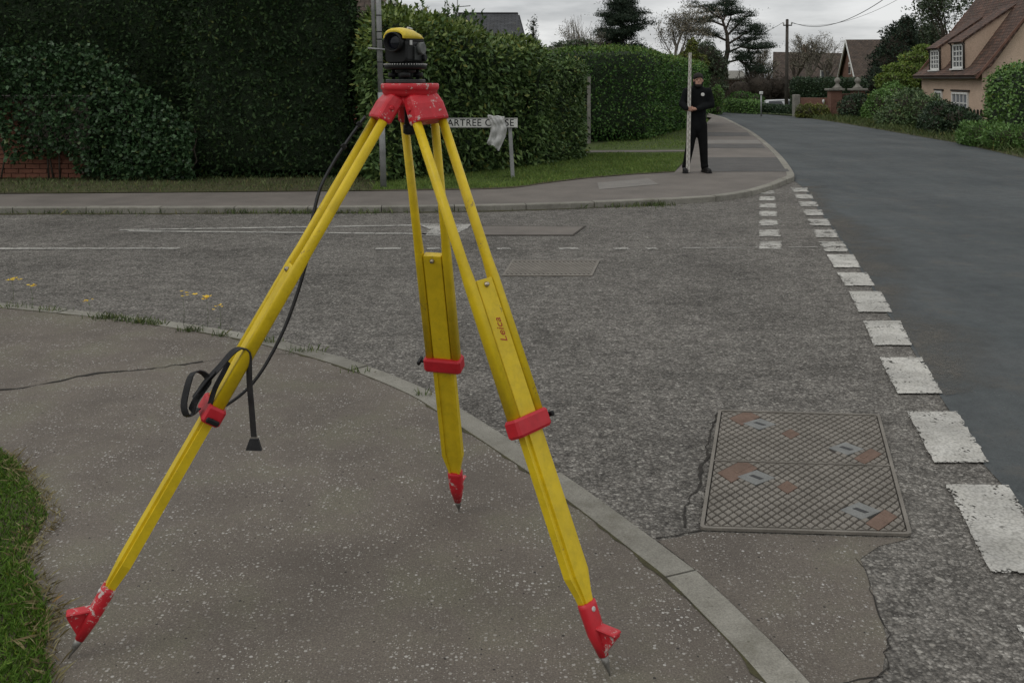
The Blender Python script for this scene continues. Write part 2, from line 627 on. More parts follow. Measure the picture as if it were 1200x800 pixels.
MT['grass'] = mat_leaf('grass_blades', (.045, .092, .012), (.072, .148, .018), (.125, .20, .035), .65, 1.1, .15)
MT['lawn_grass'] = mat_leaf('lawn_blades', (.075, .125, .026), (.12, .19, .040), (.18, .245, .07), .65, 1.1, .15)
MT['dry_grass'] = mat_leaf('dry_grass', (.14, .11, .05), (.20, .17, .08), (.28, .25, .13), .7, 3)
MT['weed'] = mat_leaf('weed_leaves', (.035, .055, .015), (.06, .09, .025), (.11, .13, .045), .6, 3)
MT['yew'] = mat_leaf('yew_leaves', (.010, .022, .008), (.018, .038, .013), (.036, .064, .022), .6, .8, .15)
MT['ivy'] = mat_leaf('ivy_leaves', (.014, .030, .012), (.026, .056, .022), (.055, .105, .045), .42, 1.5, .3)
MT['laurel'] = mat_leaf('laurel_leaves', (.024, .043, .015), (.042, .074, .023), (.084, .125, .040), .5, 1.2, .2)
MT['verge'] = mat_noisy('rough_verge', (.055, .045, .025), (.075, .08, .03), 4, .95, 60, .7, .02)
MT['laurel_new'] = mat_leaf('young_laurel_leaves', (.07, .11, .02), (.11, .16, .03), (.18, .23, .06), .4, 1.2, .4)
MT['privet'] = mat_leaf('privet_leaves', (.020, .046, .014), (.034, .078, .018), (.065, .125, .032), .55, .9, .18)
MT['privet_new'] = mat_leaf('young_privet_leaves', (.05, .10, .018), (.085, .15, .025), (.13, .20, .04), .5, .9, .3)
MT['shrub'] = mat_leaf('shrub_leaves', (.026, .045, .018), (.046, .078, .030), (.09, .125, .055), .5, .8)
MT['bright'] = mat_leaf('bright_shrub_leaves', (.06, .10, .018), (.10, .155, .025), (.16, .22, .045), .5, .8)
MT['bay'] = mat_leaf('bright_hedge_leaves', (.035, .075, .016), (.06, .12, .026), (.10, .18, .05), .45, 1.0)
MT['darkgreen'] = mat_leaf('dark_shrub_leaves', (.010, .022, .010), (.018, .036, .016), (.035, .06, .028), .5, .8)
MT['needles'] = mat_leaf('conifer_needles', (.010, .019, .012), (.019, .033, .020), (.034, .052, .032), .6, .7, .2)
MT['treeleaf'] = mat_leaf('tree_leaves', (.022, .036, .018), (.038, .058, .028), (.07, .09, .05), .5, .6)
MT['buds'] = mat_leaf('opening_buds', (.12, .11, .08), (.18, .165, .125), (.27, .25, .20), .7, .8)
MT['blossom'] = mat_leaf('white_blossom', (.42, .40, .38), (.55, .54, .50), (.70, .69, .65), .7, 2)
MT['yellowshrub'] = mat_leaf('yellow_green_leaves', (.07, .095, .016), (.11, .135, .022), (.17, .19, .04), .5, 1.5)
MT['inner'] = mat_noisy('inner_foliage', (.014, .026, .011), (.030, .052, .020), 9, .8, 45, 1.0, .06)
MT['twig'] = mat_noisy('twigs', (.028, .022, .016), (.05, .04, .03), 6, .9, 40, .4, .01)
MT['bark'] = mat_noisy('bark', (.045, .036, .028), (.085, .07, .055), 5, .95, 30, .8, .02)
MT['palebark'] = mat_noisy('pale_bark', (.10, .088, .07), (.16, .145, .12), 5, .95, 30, .6, .02)
MT['yellow'] = mat_chipped_paint('yellow_tripod_paint', (.66, .475, .010), (.30, .21, .05), .615, .42, 60)
MT['red'] = mat_chipped_paint('red_enamel', (.52, .018, .028), (.50, .43, .39), .56, .42, 70)
MT['red_worn'] = mat_chipped_paint('worn_red_enamel', (.50, .018, .028), (.46, .38, .35), .548, .45, 80)
MT['redband'] = mat_chipped_paint('red_plastic', (.50, .016, .026), (.42, .10, .10), .68, .42, 60)
MT['steel'] = mat_noisy('worn_steel', (.16, .155, .14), (.27, .26, .24), 40, .45, 200, .2, .002, .5, .7)
MT['brass'] = mat_noisy('bolt_metal', (.30, .26, .19), (.45, .40, .32), 60, .35, 200, .1, .001, .5, .9)
MT['strap'] = mat_noisy('black_webbing', (.012, .012, .013), (.028, .028, .029), 25, .7, 300, .4, .002)
MT['black'] = mat_noisy('black_plastic', (.006, .0065, .0065), (.012, .0125, .0125), 40, .5, 260, .25, .001, .25)
MT['charcoal'] = mat_noisy('charcoal_casing', (.020, .022, .021), (.035, .038, .036), 30, .5, 220, .15, .001, .3)
MT['greymetal'] = mat_noisy('grey_casting', (.085, .09, .085), (.14, .145, .135), 30, .5, 220, .15, .001, .4)
MT['yellow_case'] = mat_noisy('yellow_casing', (.62, .46, .02), (.72, .55, .05), 20, .4, 200, .1, .001, .4)
MT['palegrey'] = mat_noisy('pale_grey_plastic', (.42, .42, .40), (.55, .55, .52), 40, .5, 200, .1, .001)
MT['galv'] = mat_noisy('galvanised_steel', (.22, .225, .22), (.36, .365, .355), 6, .55, 90, .15, .002, .4, .3)
MT['signwhite'] = mat_noisy('sign_white', (.50, .50, .47), (.62, .62, .58), 7, .5, 90, .05, .001)
MT['signblack'] = M('sign_black', (.012, .012, .012), .5).m
MT['cloth'] = mat_noisy('pale_cloth', (.40, .40, .385), (.52, .52, .50), 14, .9, 260, .4, .003)
MT['iron'] = mat_noisy('cast_iron_cover', (.155, .140, .118), (.225, .205, .175), 7, .8, 150, .4, .002, .4, .2)
MT['iron_dark'] = mat_noisy('dirt_in_cover', (.035, .031, .026), (.06, .05, .04), 15, .9, 120, .4, .003)
MT['rust'] = mat_noisy('rust_brown_panel', (.115, .075, .055), (.165, .108, .08), 14, .85, 150, .4, .002)
MT['plategrey'] = mat_noisy('grey_lifting_plate', (.14, .142, .134), (.19, .192, .18), 20, .6, 150, .3, .002, .4, .2)
MT['brick'] = mat_noisy('red_brick', (.15, .066, .043), (.23, .098, .064), 4, .9, 60, .4, .004, obj=False)
MT['mortar'] = mat_noisy('mortar', (.17, .145, .12), (.24, .21, .18), 6, .95, 70, .5, .004)
MT['farbrick'] = mat_noisy('distant_brick', (.14, .075, .055), (.20, .11, .082), 2.5, .9, 14, .4, .01)
MT['stone'] = mat_noisy('weathered_stone', (.16, .155, .135), (.25, .24, .21), 8, .9, 60, .4, .005)
MT['render'] = mat_noisy('peach_render', (.50, .37, .275), (.58, .44, .335), 1.2, .9, 30, .25, .006)
MT['paintwood'] = mat_noisy('white_painted_wood', (.60, .60, .57), (.70, .70, .67), 5, .6, 60, .1, .002)
MT['darkwood'] = mat_noisy('dark_wood', (.03, .026, .022), (.055, .047, .04), 6, .8, 40, .3, .004)
MT['woodpole'] = mat_noisy('weathered_pole', (.045, .04, .034), (.08, .07, .06), 4, .9, 30, .5, .01)
MT['glass'] = M('window_glass', (.03, .035, .04), .12, 0, .6).m
MT['curtained'] = M('curtained_glass', (.20, .21, .23), .2, 0, .6).m
MT['tile_red'] = mat_tile('red_brown_roof_tiles', (.118, .068, .050), (.070, .052, .043))
MT['tile_brown'] = mat_tile('brown_roof_tiles', (.085, .062, .048), (.06, .048, .04), .25, .2)
MT['slate'] = mat_tile('grey_slates', (.05, .052, .055), (.038, .04, .043), .25, .18)
MT['wire'] = M('wire_black', (.02, .02, .02), .6).m
MT['jacket'] = mat_noisy('black_jacket', (.005, .006, .0065), (.010, .011, .0115), 7, .9, 60, .5, .01, .12)
MT['trousers'] = mat_noisy('black_trousers', (.005, .0055, .0055), (.009, .0095, .0095), 7, .9, 60, .5, .01, .12)
MT['shoe'] = M('black_shoe_leather', (.010, .009, .009), .5).m
MT['skin'] = mat_noisy('skin', (.38, .215, .155), (.45, .265, .20), 20, .55, 120, .1, .001)
MT['hair'] = mat_noisy('dark_hair', (.012, .010, .009), (.025, .02, .017), 60, .8, 200, .5, .003)
MT['staff'] = mat_noisy('staff_white', (.50, .48, .43), (.62, .60, .55), 10, .5, 120, .1, .001)
MT['carwhite'] = M('white_car_paint', (.62, .63, .64), .3, 0, .5).m
MT['petal'] = mat_leaf('yellow_petals', (.55, .36, .01), (.70, .46, .015), (.80, .58, .03), .6, 5)
MT['stemgreen'] = mat_leaf('flower_stems', (.05, .07, .02), (.06, .09, .025), (.09, .12, .04), .6, 3)
MT['logo'] = M('red_print', (.36, .05, .02), .5).m


# ------------------------------------------------------------------ foliage helpers
def unit(a):
    return a / np.maximum(np.linalg.norm(a, axis=1, keepdims=True), 1e-9)


def leaves_arrays(P, D, L, W, fold=.25):
    """leaf quads: base, side, tip, side - folded along the rib"""
    n = len(P)
    rnd = RNG.normal(size=(n, 3))
    S = unit(np.cross(D, rnd)); U = np.cross(D, S)
    L = L[:, None]; W = W[:, None]
    mid = P + D * L * .48
    V = np.empty((n, 4, 3))
    V[:, 0] = P
    V[:, 1] = mid + S * W * .5 + U * W * fold
    V[:, 2] = P + D * L
    V[:, 3] = mid - S * W * .5 + U * W * fold
    Fc = np.arange(n * 4).reshape(n, 4)
    return V.reshape(-1, 3), Fc


def leaf_object(name, P, N, L, W, mat, parent, out=.6, droop=.15, jit=.8, fold=.25):
    n = len(P)
    D = unit(N * out + RNG.normal(size=(n, 3)) * jit * .6 + np.array([0, 0, -droop]))
    ln = L * RNG.uniform(.6, 1.25, n); wd = W * RNG.uniform(.7, 1.2, n)
    V, Fc = leaves_arrays(P - D * (ln * .3)[:, None], D, ln, wd, fold)
    off = wloc(parent) if parent is not None else Vector((0, 0, 0))
    me = arr_mesh(name, V - np.array(off), Fc)
    return link(name, me, mat, parent)


def tri_sample(V, T, n):
    """n random points on triangles, with normals"""
    A, B, C = V[T[:, 0]], V[T[:, 1]], V[T[:, 2]]
    nn = np.cross(B - A, C - A)
    ar = np.linalg.norm(nn, axis=1)
    k = RNG.choice(len(T), n, p=ar / ar.sum())
    r1 = np.sqrt(RNG.random(n)); r2 = RNG.random(n)
    P = A[k] * (1 - r1)[:, None] + B[k] * (r1 * (1 - r2))[:, None] + C[k] * (r1 * r2)[:, None]
    return P, unit(nn)[k]


def lump(P, scale, seed=0.0):
    """cheap smooth 3D noise in -1..1 from sines"""
    x, y, z = (P * scale + seed).T
    return (np.sin(x * 1.7 + 1.3 * np.sin(y * 1.1 + seed)) + np.sin(y * 2.1 + 1.7 * np.sin(z * 1.3)) + np.sin(z * 1.9 + 1.1 * np.sin(x * 1.5 + 2.0))) / 3.0


def hedge_shape(foot, heights, base_z, cuts=7, rnd=.12, rough=.07, seed=0.0, scale=2.3):
    """clipped hedge body: a prism over the footprint, edges rounded, faces uneven"""
    bm = bmesh.new()
    n = len(foot)
    b = [bm.verts.new((p[0], p[1], base_z)) for p in foot]
    t = [bm.verts.new((p[0], p[1], h)) for p, h in zip(foot, heights)]
    bm.faces.new(b); bm.faces.new(t)
    for i in range(n):
        j = (i + 1) % n
        bm.faces.new((b[i], b[j], t[j], t[i]))
    bmesh.ops.recalc_face_normals(bm, faces=bm.faces)
    ed = [e for e in bm.edges if not (e.verts[0].co.z == base_z and e.verts[1].co.z == base_z)]
    bmesh.ops.bevel(bm, geom=ed, offset=rnd, segments=2, profile=.6, affect='EDGES')
    bmesh.ops.triangulate(bm, faces=bm.faces)
    for _ in range(12):
        lng = [e for e in bm.edges if e.calc_length() > .45]
        if not lng:
            break
        bmesh.ops.subdivide_edges(bm, edges=lng, cuts=1)
        bmesh.ops.triangulate(bm, faces=bm.faces)
    bm.normal_update()
    V = np.array([v.co[:] for v in bm.verts]); N = np.array([v.normal[:] for v in bm.verts])
    d = lump(V, scale, seed) * rough + lump(V, scale * 2.7, seed + 4) * rough * .5
    low = np.clip((V[:, 2] - base_z) / .3, .15, 1)
    V = V + N * (d * low)[:, None]
    V[:, 2] = np.maximum(V[:, 2], base_z - .02)
    T = np.array([[v.index for v in f.verts] for f in bm.faces])
    bm.free()
    return V, N, T


def hedge(name, foot, heights, base_z, mat, n, L, W, label, cat='hedge', group=None, shell=.10, rough=.07, rnd=.12,
          seed=0.0, scale=2.3, out=.6, droop=.15, jit=.8, young=None, core=None):
    c = np.array([[p[0], p[1]] for p in foot]).mean(axis=0)
    root = empty(name, (c[0], c[1], base_z), label, cat, group)
    V, N, T = hedge_shape(foot, heights, base_z, rnd=rnd, rough=rough, seed=seed, scale=scale)
    core_v = V - N * shell
    me = arr_mesh('branches', core_v - np.array(root.location), T)
    link('branches', me, core or MT['inner'], root)
    P, Nn = tri_sample(V, T, n)
    keep = P[:, 2] > base_z + .03
    P, Nn = P[keep], Nn[keep]
    P = P + Nn * RNG.normal(-.2, .45, len(P))[:, None] * shell
    if young is None:
        leaf_object('foliage', P, Nn, L, W, mat, root, out, droop, jit)
    else:
        ymat, frac, zlow, zspan = young                      # fresh growth along the top
        pr = np.clip((P[:, 2] - zlow) / zspan, 0, 1) * frac
        y = RNG.random(len(P)) < pr
        leaf_object('foliage', P[~y], Nn[~y], L, W, mat, root, out, droop, jit)
        leaf_object('young_shoots', P[y], Nn[y], L * .9, W * .9, ymat, root, out + .2, -.25, jit)
    return root


def blobs_points(blobs, n, seed=0.0, rough=.18):
    """points and normals through the outer part of a set of ellipsoids, hidden ones dropped"""
    Ps, Ns = [], []
    vol = np.array([b[3] * b[4] + b[4] * b[5] + b[3] * b[5] for b in blobs]); vol = vol / vol.sum()
    C = np.array([b[:3] for b in blobs]); A = np.array([b[3:6] for b in blobs])
    for k, b in enumerate(blobs):
        m = int(n * vol[k])
        d = unit(RNG.normal(size=(m, 3)))
        r = 1 - np.abs(RNG.normal(0, .16, m))
        r = r * (1 + rough * lump(d * 3 + C[k], 1.3, seed + k))
        P = C[k] + d * A[k] * r[:, None]
        N = unit(d / A[k])
        inside = np.zeros(m, bool)
        for j in range(len(blobs)):
            if j != k:
                inside |= (((P - C[j]) / A[j]) ** 2).sum(axis=1) < .55
        Ps.append(P[~inside]); Ns.append(N[~inside])
    return np.concatenate(Ps), np.concatenate(Ns)


def bush(name, base, blobs, n, L, W, mat, label, cat='shrub', group=None, out=.55, droop=.0, jit=.9, ground=None, stems=5, seed=0.0, rough=.18, core=True, skirt=True):
    """rounded shrub: leaf shell over several lobes, with stems (blobs in world space)"""
    base = Vector(base)
    root = empty(name, base, label, cat, group)
    g = base.z if ground is None else ground
    if skirt:                                              # foliage down to the ground
        blobs = blobs + [(b[0], b[1], g + .22, b[3] * .9, b[4] * .9, .38) for b in blobs if b[2] - b[5] > g - .2 and b[2] - b[5] < g + 1.2]
    P, N = blobs_points(blobs, n, seed, rough)
    k = P[:, 2] > g + .02
    leaf_object('foliage', P[k], N[k], L, W, mat, root, out, droop, jit)
    mb = MB()
    mean = Vector((sum(b[0] for b in blobs) / len(blobs), sum(b[1] for b in blobs) / len(blobs), base.z))
    for i in range(stems):
        b = blobs[i % len(blobs)]
        tip = Vector(b[:3]) + Vector((random.uniform(-.4, .4) * b[3], random.uniform(-.4, .4) * b[4], b[5] * .5))
        p0 = mean + Vector((random.uniform(-.12, .12), random.uniform(-.12, .12), 0))
        q = p0.lerp(tip, .5) + Vector((random.uniform(-.1, .1), random.uniform(-.1, .1), .05))
        mb.tube([p0, q, tip], [.035, .022, .008], 5, smooth=True)
    if core:
        for b in blobs:
            me = bmesh.new()
            bmesh.ops.create_icosphere(me, subdivisions=2, radius=1.0)
            V = [Vector((b[0] + v.co.x * b[3] * .74, b[1] + v.co.y * b[4] * .74, max(g, b[2] + v.co.z * b[5] * .74))) for v in me.verts]
            mb.add(V, [tuple(v.index for v in f.verts) for f in me.faces], True)
            me.free()
    mb.build('branches', MT['twig'], root)
    return root


class Tree:
    """branching skeleton: tubes for wood, tips for leaves"""
    def __init__(s, seed):
        s.r = random.Random(seed); s.mb = MB(); s.tips = []; s.count = 0

    def grow(s, p, d, length, rad, level, spread=.6, kids=3, up=.15, taper=.62, wob=.22, ratio=.68, sides=6):
        r = s.r
        seg = 4 if level > 1 else 3
        pts, rads, dirs = [p.copy()], [rad], [d.copy()]
        for i in range(seg):
            d = (d + Vector((r.gauss(0, wob), r.gauss(0, wob), r.gauss(0, wob * .6) + up * .3))).normalized()
            p = p + d * (length / seg)
            pts.append(p.copy()); rads.append(rad * (1 - (1 - taper) * (i + 1) / seg)); dirs.append(d.copy())
        s.mb.tube(pts, rads, max(3, sides), cap=False, smooth=True)
        if level == 0:
            s.tips.append((pts[-1], d.copy())); s.tips.append((pts[-2], d.copy()))
            return
        for k in range(kids):
            i = seg if k == 0 else r.randint(max(1, seg - 2), seg)
            base_d = dirs[i]
            perp = base_d.cross(Vector((r.gauss(0, 1), r.gauss(0, 1), r.gauss(0, 1)))).normalized()
            a = spread * (.35 if k == 0 else r.uniform(.7, 1.25))
            nd = (base_d * math.cos(a) + perp * math.sin(a) + Vector((0, 0, up))).normalized()
            s.grow(pts[i], nd, length * ratio * r.uniform(.8, 1.15), rads[i] * (.85 if k == 0 else .62), level - 1, spread, kids, up, taper, wob, ratio, sides - 1)


def tree_leaves(tips, per, spread, L, W, mat, root, droop=.1, name='crown', flat=1.0):
    T = np.array([t[0][:] for t in tips])
    P = np.repeat(T, per, axis=0) + RNG.normal(size=(len(T) * per, 3)) * spread * np.array([1, 1, flat])
    N = unit(RNG.normal(size=P.shape) + np.array([0, 0, .4]))
    return leaf_object(name, P, N, L, W, mat, root, .5, droop, 1.0)


def in_poly(x, y, poly):
    inside = np.zeros(len(x), bool)
    n = len(poly); j = n - 1
    for i in range(n):
        xi, yi = poly[i][0], poly[i][1]; xj, yj = poly[j][0], poly[j][1]
        c = ((yi > y) != (yj > y)) & (x < (xj - xi) * (y - yi) / (yj - yi + 1e-12) + xi)
        inside ^= c; j = i
    return inside


def blades(name, poly, z, n, hmin, hmax, w, mat, label=None, cat='grass', parent=None, fade=0.0, lean=.45):
    """grass over a polygon: bent three-triangle blades, one object"""
    poly = [(p[0], p[1]) for p in poly]
    xs = [p[0] for p in poly]; ys = [p[1] for p in poly]
    X = RNG.uniform(min(xs), max(xs), n * 3); Y = RNG.uniform(min(ys), max(ys), n * 3)
    k = in_poly(X, Y, poly)
    X, Y = X[k][:n], Y[k][:n]
    m = len(X)
    h = RNG.uniform(hmin, hmax, m) * (1 + .45 * lump(np.stack([X, Y, X * 0], 1), 2.4, 3.0))
    a = RNG.uniform(0, 2 * np.pi, m)
    sx, sy = np.cos(a) * w / 2, np.sin(a) * w / 2
    lx, ly = RNG.normal(0, lean, m) * h, RNG.normal(0, lean, m) * h
    V = np.empty((m, 4, 3))
    V[:, 0] = np.stack([X - sx, Y - sy, np.full(m, z - .003)], 1)
    V[:, 1] = np.stack([X + sx, Y + sy, np.full(m, z - .003)], 1)
    V[:, 2] = np.stack([X + sx * .7 + lx * .45, Y + sy * .7 + ly * .45, z + h * .6], 1)
    V[:, 3] = np.stack([X + lx, Y + ly, z + h], 1)
    base = np.arange(m)[:, None] * 4
    Fc = np.concatenate([base + np.array([0, 1, 2]), base + np.array([0, 2, 3])])
    me = arr_mesh(name, V.reshape(-1, 3), Fc)
    o = link(name, me, mat, parent)
    return tag(o, label, cat if label else None, None, 'stuff')


# ================================================================== ground, roads, pavements
ZN, ZF = .02, .07            # near pavement (dropped kerb) and far pavement levels
sheet('ground', [(-1500, -1500, 0), (1500, -1500, 0), (1500, 1500, 0), (-1500, 1500, 0)], MT['turf'], z=-.05, kind='structure')

side_road = sheet('side_road', [(-60, -8, 0), (12, -8, 0), (12, 16.5, 0), (4, 16.5, 0), (-2, 13.2, 0), (-60, 13.2, 0)], MT['road'], z=0.0, kind='structure')

# main road: its left edge follows the give-way row and then the kerb
edge_px = [(1200, 596), (1153, 545), (1102, 465), (1066, 405), (1040, 368), (1017, 330), (990, 288), (962, 250), (940, 219)]
left_edge = [G(*p) for p in edge_px]
kerb_main_px = [(931, 207), (922, 190), (910, 177), (895, 164), (881, 154), (868, 147), (856, 141), (846, 137)]
left_edge += [G(u, v, ZF) for u, v in kerb_main_px]
left_edge += [Vector((9.2, 46, 0)), Vector((8.0, 52, 0)), Vector((4, 58, 0)), Vector((-6, 62, 0))]
right_edge = [Vector((-6, 68, 0)), Vector((4.5, 63, 0)), Vector((9.8, 55, 0)), Vector((10.9, 47, 0)), G(935, 137), G(980, 143.5), G(1030, 152), G(1125, 168.5), G(1205, 186), Vector((8.9, 11, 0)), Vector((7.2, 0, 0)), Vector((6.6, -8, 0))]
main_poly = [Vector((.15, -3.6, 0)), G(1290, 730)] + left_edge + right_edge
main_road = sheet('main_road', main_poly, MT['main_road'], z=.004, kind='structure')


def ss(pts, step=.06):
    """smooth a polyline (Catmull-Rom) and resample evenly"""
    P = [Vector(p) for p in pts]
    P = [P[0] * 2 - P[1]] + P + [P[-1] * 2 - P[-2]]
    out = []
    for i in range(1, len(P) - 2):
        a, b, c, d = P[i - 1], P[i], P[i + 1], P[i + 2]
        for k in range(24):
            t = k / 24
            out.append(.5 * ((2 * b) + (c - a) * t + (2 * a - 5 * b + 4 * c - d) * t * t + (3 * b - a - 3 * c + d) * t ** 3))
    out.append(P[-2])
    return out


def resample(pts, step):
    L = [0.0]
    for a, b in zip(pts, pts[1:]):
        L.append(L[-1] + (b - a).length)
    n = max(1, int(round(L[-1] / step)))
    res, j = [], 0
    for k in range(n + 1):
        s = L[-1] * k / n
        while j < len(pts) - 2 and L[j + 1] < s:
            j += 1
        t = (s - L[j]) / max(1e-9, L[j + 1] - L[j])
        res.append(pts[j].lerp(pts[j + 1], min(1, t)))
    return res


def offset(pts, w):
    out = []
    for i, p in enumerate(pts):
        t = (pts[min(i + 1, len(pts) - 1)] - pts[max(i - 1, 0)])
        n = Vector((-t.y, t.x, 0)).normalized()
        out.append(p + n * w)
    return out


def kerbstones(edge, width, ztop, depth, length, parent, mat, gap=.011):
    """a row of kerbstones along the road-side edge, each its own object, arrises chamfered"""
    fine = resample(ss(edge), .05)
    inner = offset(fine, width)
    per = int(length / .05)
    i = 0
    while i < len(fine) - 3:
        j = min(len(fine) - 1, i + per)
        ids = [i + round((j - i) * q / 4) for q in range(5)]
        rings = []
        dz = random.uniform(-.003, .003); c = .009
        for q, k in enumerate(ids):
            o, n = fine[k], inner[k]
            t = (fine[min(k + 1, len(fine) - 1)] - fine[max(k - 1, 0)]).normalized()
            sh = t * (gap / 2 if q == 0 else (-gap / 2 if q == 4 else 0))
            o, n = o + sh, n + sh
            w = (n - o).normalized()
            Z = ztop + dz
            rings.append([Vector((o.x, o.y, Z - depth)), Vector((o.x, o.y, Z - c)), Vector(((o + w * c).x, (o + w * c).y, Z)), Vector(((n - w * c * .6).x, (n - w * c * .6).y, Z)), Vector((n.x, n.y, Z - c * .6)), Vector((n.x, n.y, Z - depth))])
        MB().loft(rings).build('kerbstone', mat, parent)
        i = j
    return fine, inner


# ---- near pavement round the corner, where the tripod stands
near_edge_px = [(-260, 335), (-120, 344), (0, 354.5), (60, 360), (150, 369.5), (270, 387), (340, 402), (420, 424), (500, 455), (550, 484), (600, 515), (650, 547), (700, 581), (767, 630), (817, 667), (867, 713), (917, 761), (947, 793), (985, 838), (1010, 880)]
near_edge = [G(u, v, ZN) for u, v in near_edge_px]
fine = resample(ss(near_edge), .05)
inner = offset(fine, -.122)
inner2 = offset(fine, -.155)
near_pave = sheet('near_pavement', [Vector((p.x, p.y, 0)) for p in inner] + [Vector((.6, -4, 0)), Vector((-9, -4, 0))], MT['pavement'], z=ZN, kind='structure')
kerbstones(list(reversed(near_edge)), .125, ZN + .003, .12, .915, near_pave, MT['kerb'])
mb = MB()
a_, b_ = offset(fine, -.123), offset(fine, -.165)
JR = [random.random() for _ in a_]
for i in range(0, len(a_) - 1):
    p, q = a_[i], a_[i + 1]
    k0, k1_ = .10 + .5 * JR[i] ** 3, .10 + .5 * JR[i + 1] ** 3
    e0, e1_ = p.lerp(b_[i], k0), q.lerp(b_[i + 1], k1_)
    mb.add([(p.x, p.y, ZN + .002), (q.x, q.y, ZN + .002), (e1_.x, e1_.y, ZN + .002), (e0.x, e0.y, ZN + .002)], [(0, 1, 2, 3)])
mb.build('joint_dirt', MT['moss'], near_pave)


def crack(px, z, parent, w=.012, mat=None, jag=.012):
    """a crack: the shade of its gap painted as a ragged narrow strip just over the surface"""
    pts = resample(ss([G(u, v, z) for u, v in px]), .035)
    mb = MB(); prev = None
    for i, p in enumerate(pts):
        t = (pts[min(i + 1, len(pts) - 1)] - pts[max(i - 1, 0)]).normalized()
        nn = Vector((-t.y, t.x, 0))
        q = p + nn * (random.gauss(0, jag * .45) + .006 * math.sin(i * .7) * math.sin(i * .23))
        ww = w * random.uniform(.25, .75) * (.35 + .65 * abs(math.sin(i * .17 + px[0][0])))
        cur = (q + nn * ww + Vector((0, 0, .003)), q - nn * ww + Vector((0, 0, .003)))
        if prev:
            mb.add([prev[0], prev[1], cur[1], cur[0]], [(0, 1, 2, 3)])
        prev = cur
    return mb.build('crack', mat or MT['crack'], parent)


crack([(-420, 492), (-280, 474), (-140, 470), (-40, 462), (0, 457), (60, 449), (110, 438), (160, 434), (200, 429), (238, 424)], ZN, near_pave, .022)
crack([(238, 424), (300, 417), (380, 414), (430, 424)], ZN, near_pave, .004)

patch_px = [(771, 634), (800, 628.5), (822, 623.5), (940, 627), (1068, 631), (1030, 640), (1008, 655), (1022, 690), (1030, 720), (1040, 750), (1034, 788), (1002, 811), (956, 812), (921, 768), (869, 718), (819, 671)]
sheet('tarmac_patch', [G(u, v, 0) for u, v in patch_px], MT['pavement'], side_road, z=.0018)
# tarmac trench patch between kerb and cover, with its open joints
crack([(770, 632), (800, 627), (822, 622)], 0, side_road, .008)
crack([(840, 484), (830, 520), (822, 560), (806, 590), (803, 618)], 0, side_road, .012)
crack([(1008, 655), (1022, 690), (1030, 720), (1040, 750), (1032, 790), (1000, 812)], 0, side_road, .005)
crack([(1032, 790), (985, 800), (950, 806)], 0, side_road, .007)

# ---- far pavement
far_edge_px = [(-420, 244), (-150, 244), (0, 243.5), (150, 243.5), (300, 243), (430, 242.5), (550, 241), (640, 239), (700, 237), (760, 234.5), (810, 232), (850, 229), (880, 224), (905, 217), (921, 210.5), (931, 205)]
far_edge = [G(u, v, ZF) for u, v in far_edge_px] + [G(u, v, ZF) for u, v in kerb_main_px[1:]]
far_edge += [Vector((8.9, 46, ZF)), Vector((7.7, 52, ZF)), Vector((3.8, 57.6, ZF))]
back_px = [(-420, 228), (0, 227.5), (200, 226), (440, 224), (540, 222.5), (600, 220.5), (640, 215), (690, 209), (740, 205), (790, 202), (800, 192), (806, 180), (814, 165), (822, 152), (830, 142), (834, 138)]
back = [G(u, v, ZF) for u, v in back_px] + [Vector((7.2, 46, ZF)), Vector((6.1, 51, ZF)), Vector((3.2, 55, ZF))]
ff = resample(ss(far_edge), .1)
fi = offset(ff, .12)
far_pave = sheet('far_pavement', list(fi) + list(reversed(back)), MT['far_pave'], z=ZF, kind='structure')
kerbstones(far_edge, .125, ZF + .005, .16, .915, far_pave, MT['kerb'])
for px, mname in (([(829, 184.5), (914, 184.5), (925, 201), (824, 201)], 'far_patch'), ([(823, 164), (888, 164), (893, 168.5), (822, 168.5)], 'pale_patch'),
                  ([(824, 169), (893, 169), (897, 173.5), (821, 173.5)], 'far_patch'), ([(829, 155), (876, 155), (880, 159.5), (827, 159.5)], 'far_patch'),
                  ([(700, 214), (760, 209), (772, 216), (702, 222)], 'pale_patch')):
    sheet('tarmac_patch', [G(u, v, ZF + .004) for u, v in px], MT[mname], far_pave)

# ---- lawns, verges, garden path
lawn_poly = [G(u, v, ZF) for u, v in [(436, 223.5), (540, 222), (600, 220), (640, 214.5), (690, 208.5), (740, 204.5), (790, 201.5), (800, 191), (806, 179), (814, 164), (822, 151), (826, 146), (831, 141)]] + [Vector((8.3, 46, 0)), Vector((5.6, 40, 0)), Vector((2.5, 33, 0)), Vector((.2, 29, 0)), Vector((-2.2, 16.5, 0))]
sheet('lawn', lawn_poly, MT['turf'], z=ZF + .004, kind='structure')
verge_poly = [G(u, v, ZF) for u, v in [(-420, 227.5), (0, 227), (200, 225.5), (436, 223.5)]] + [Vector((-2.0, 16.5, 0)), Vector((-12, 16, 0))]
sheet('verge', verge_poly, MT['verge'], z=ZF + .004, kind='structure')
sheet('garden_path', [G(u, v, ZF) for u, v in [(640, 180), (700, 179.3), (806, 178.2), (808, 176.4), (700, 177), (640, 177.3)]], MT['far_pave'], z=ZF + .012, kind='structure')
for sgn, px in ((0, [(436, 223.5), (540, 222), (600, 220), (640, 214.5), (690, 208.5), (740, 204.5), (790, 201.5)]),):
    pts = resample(ss([G(u, v, ZF) for u, v in px]), .12)
    mb = MB(); prev = None
    for p in pts:
        w = random.uniform(.03, .12)
        cur = (p + Vector((0, -.06, .007)), p + Vector((0, w, .007)))
        if prev:
            mb.add([prev[0], cur[0], cur[1], prev[1]], [(0, 1, 2, 3)])
        prev = cur
    mb.build('bare_edge', MT['soil'], far_pave)
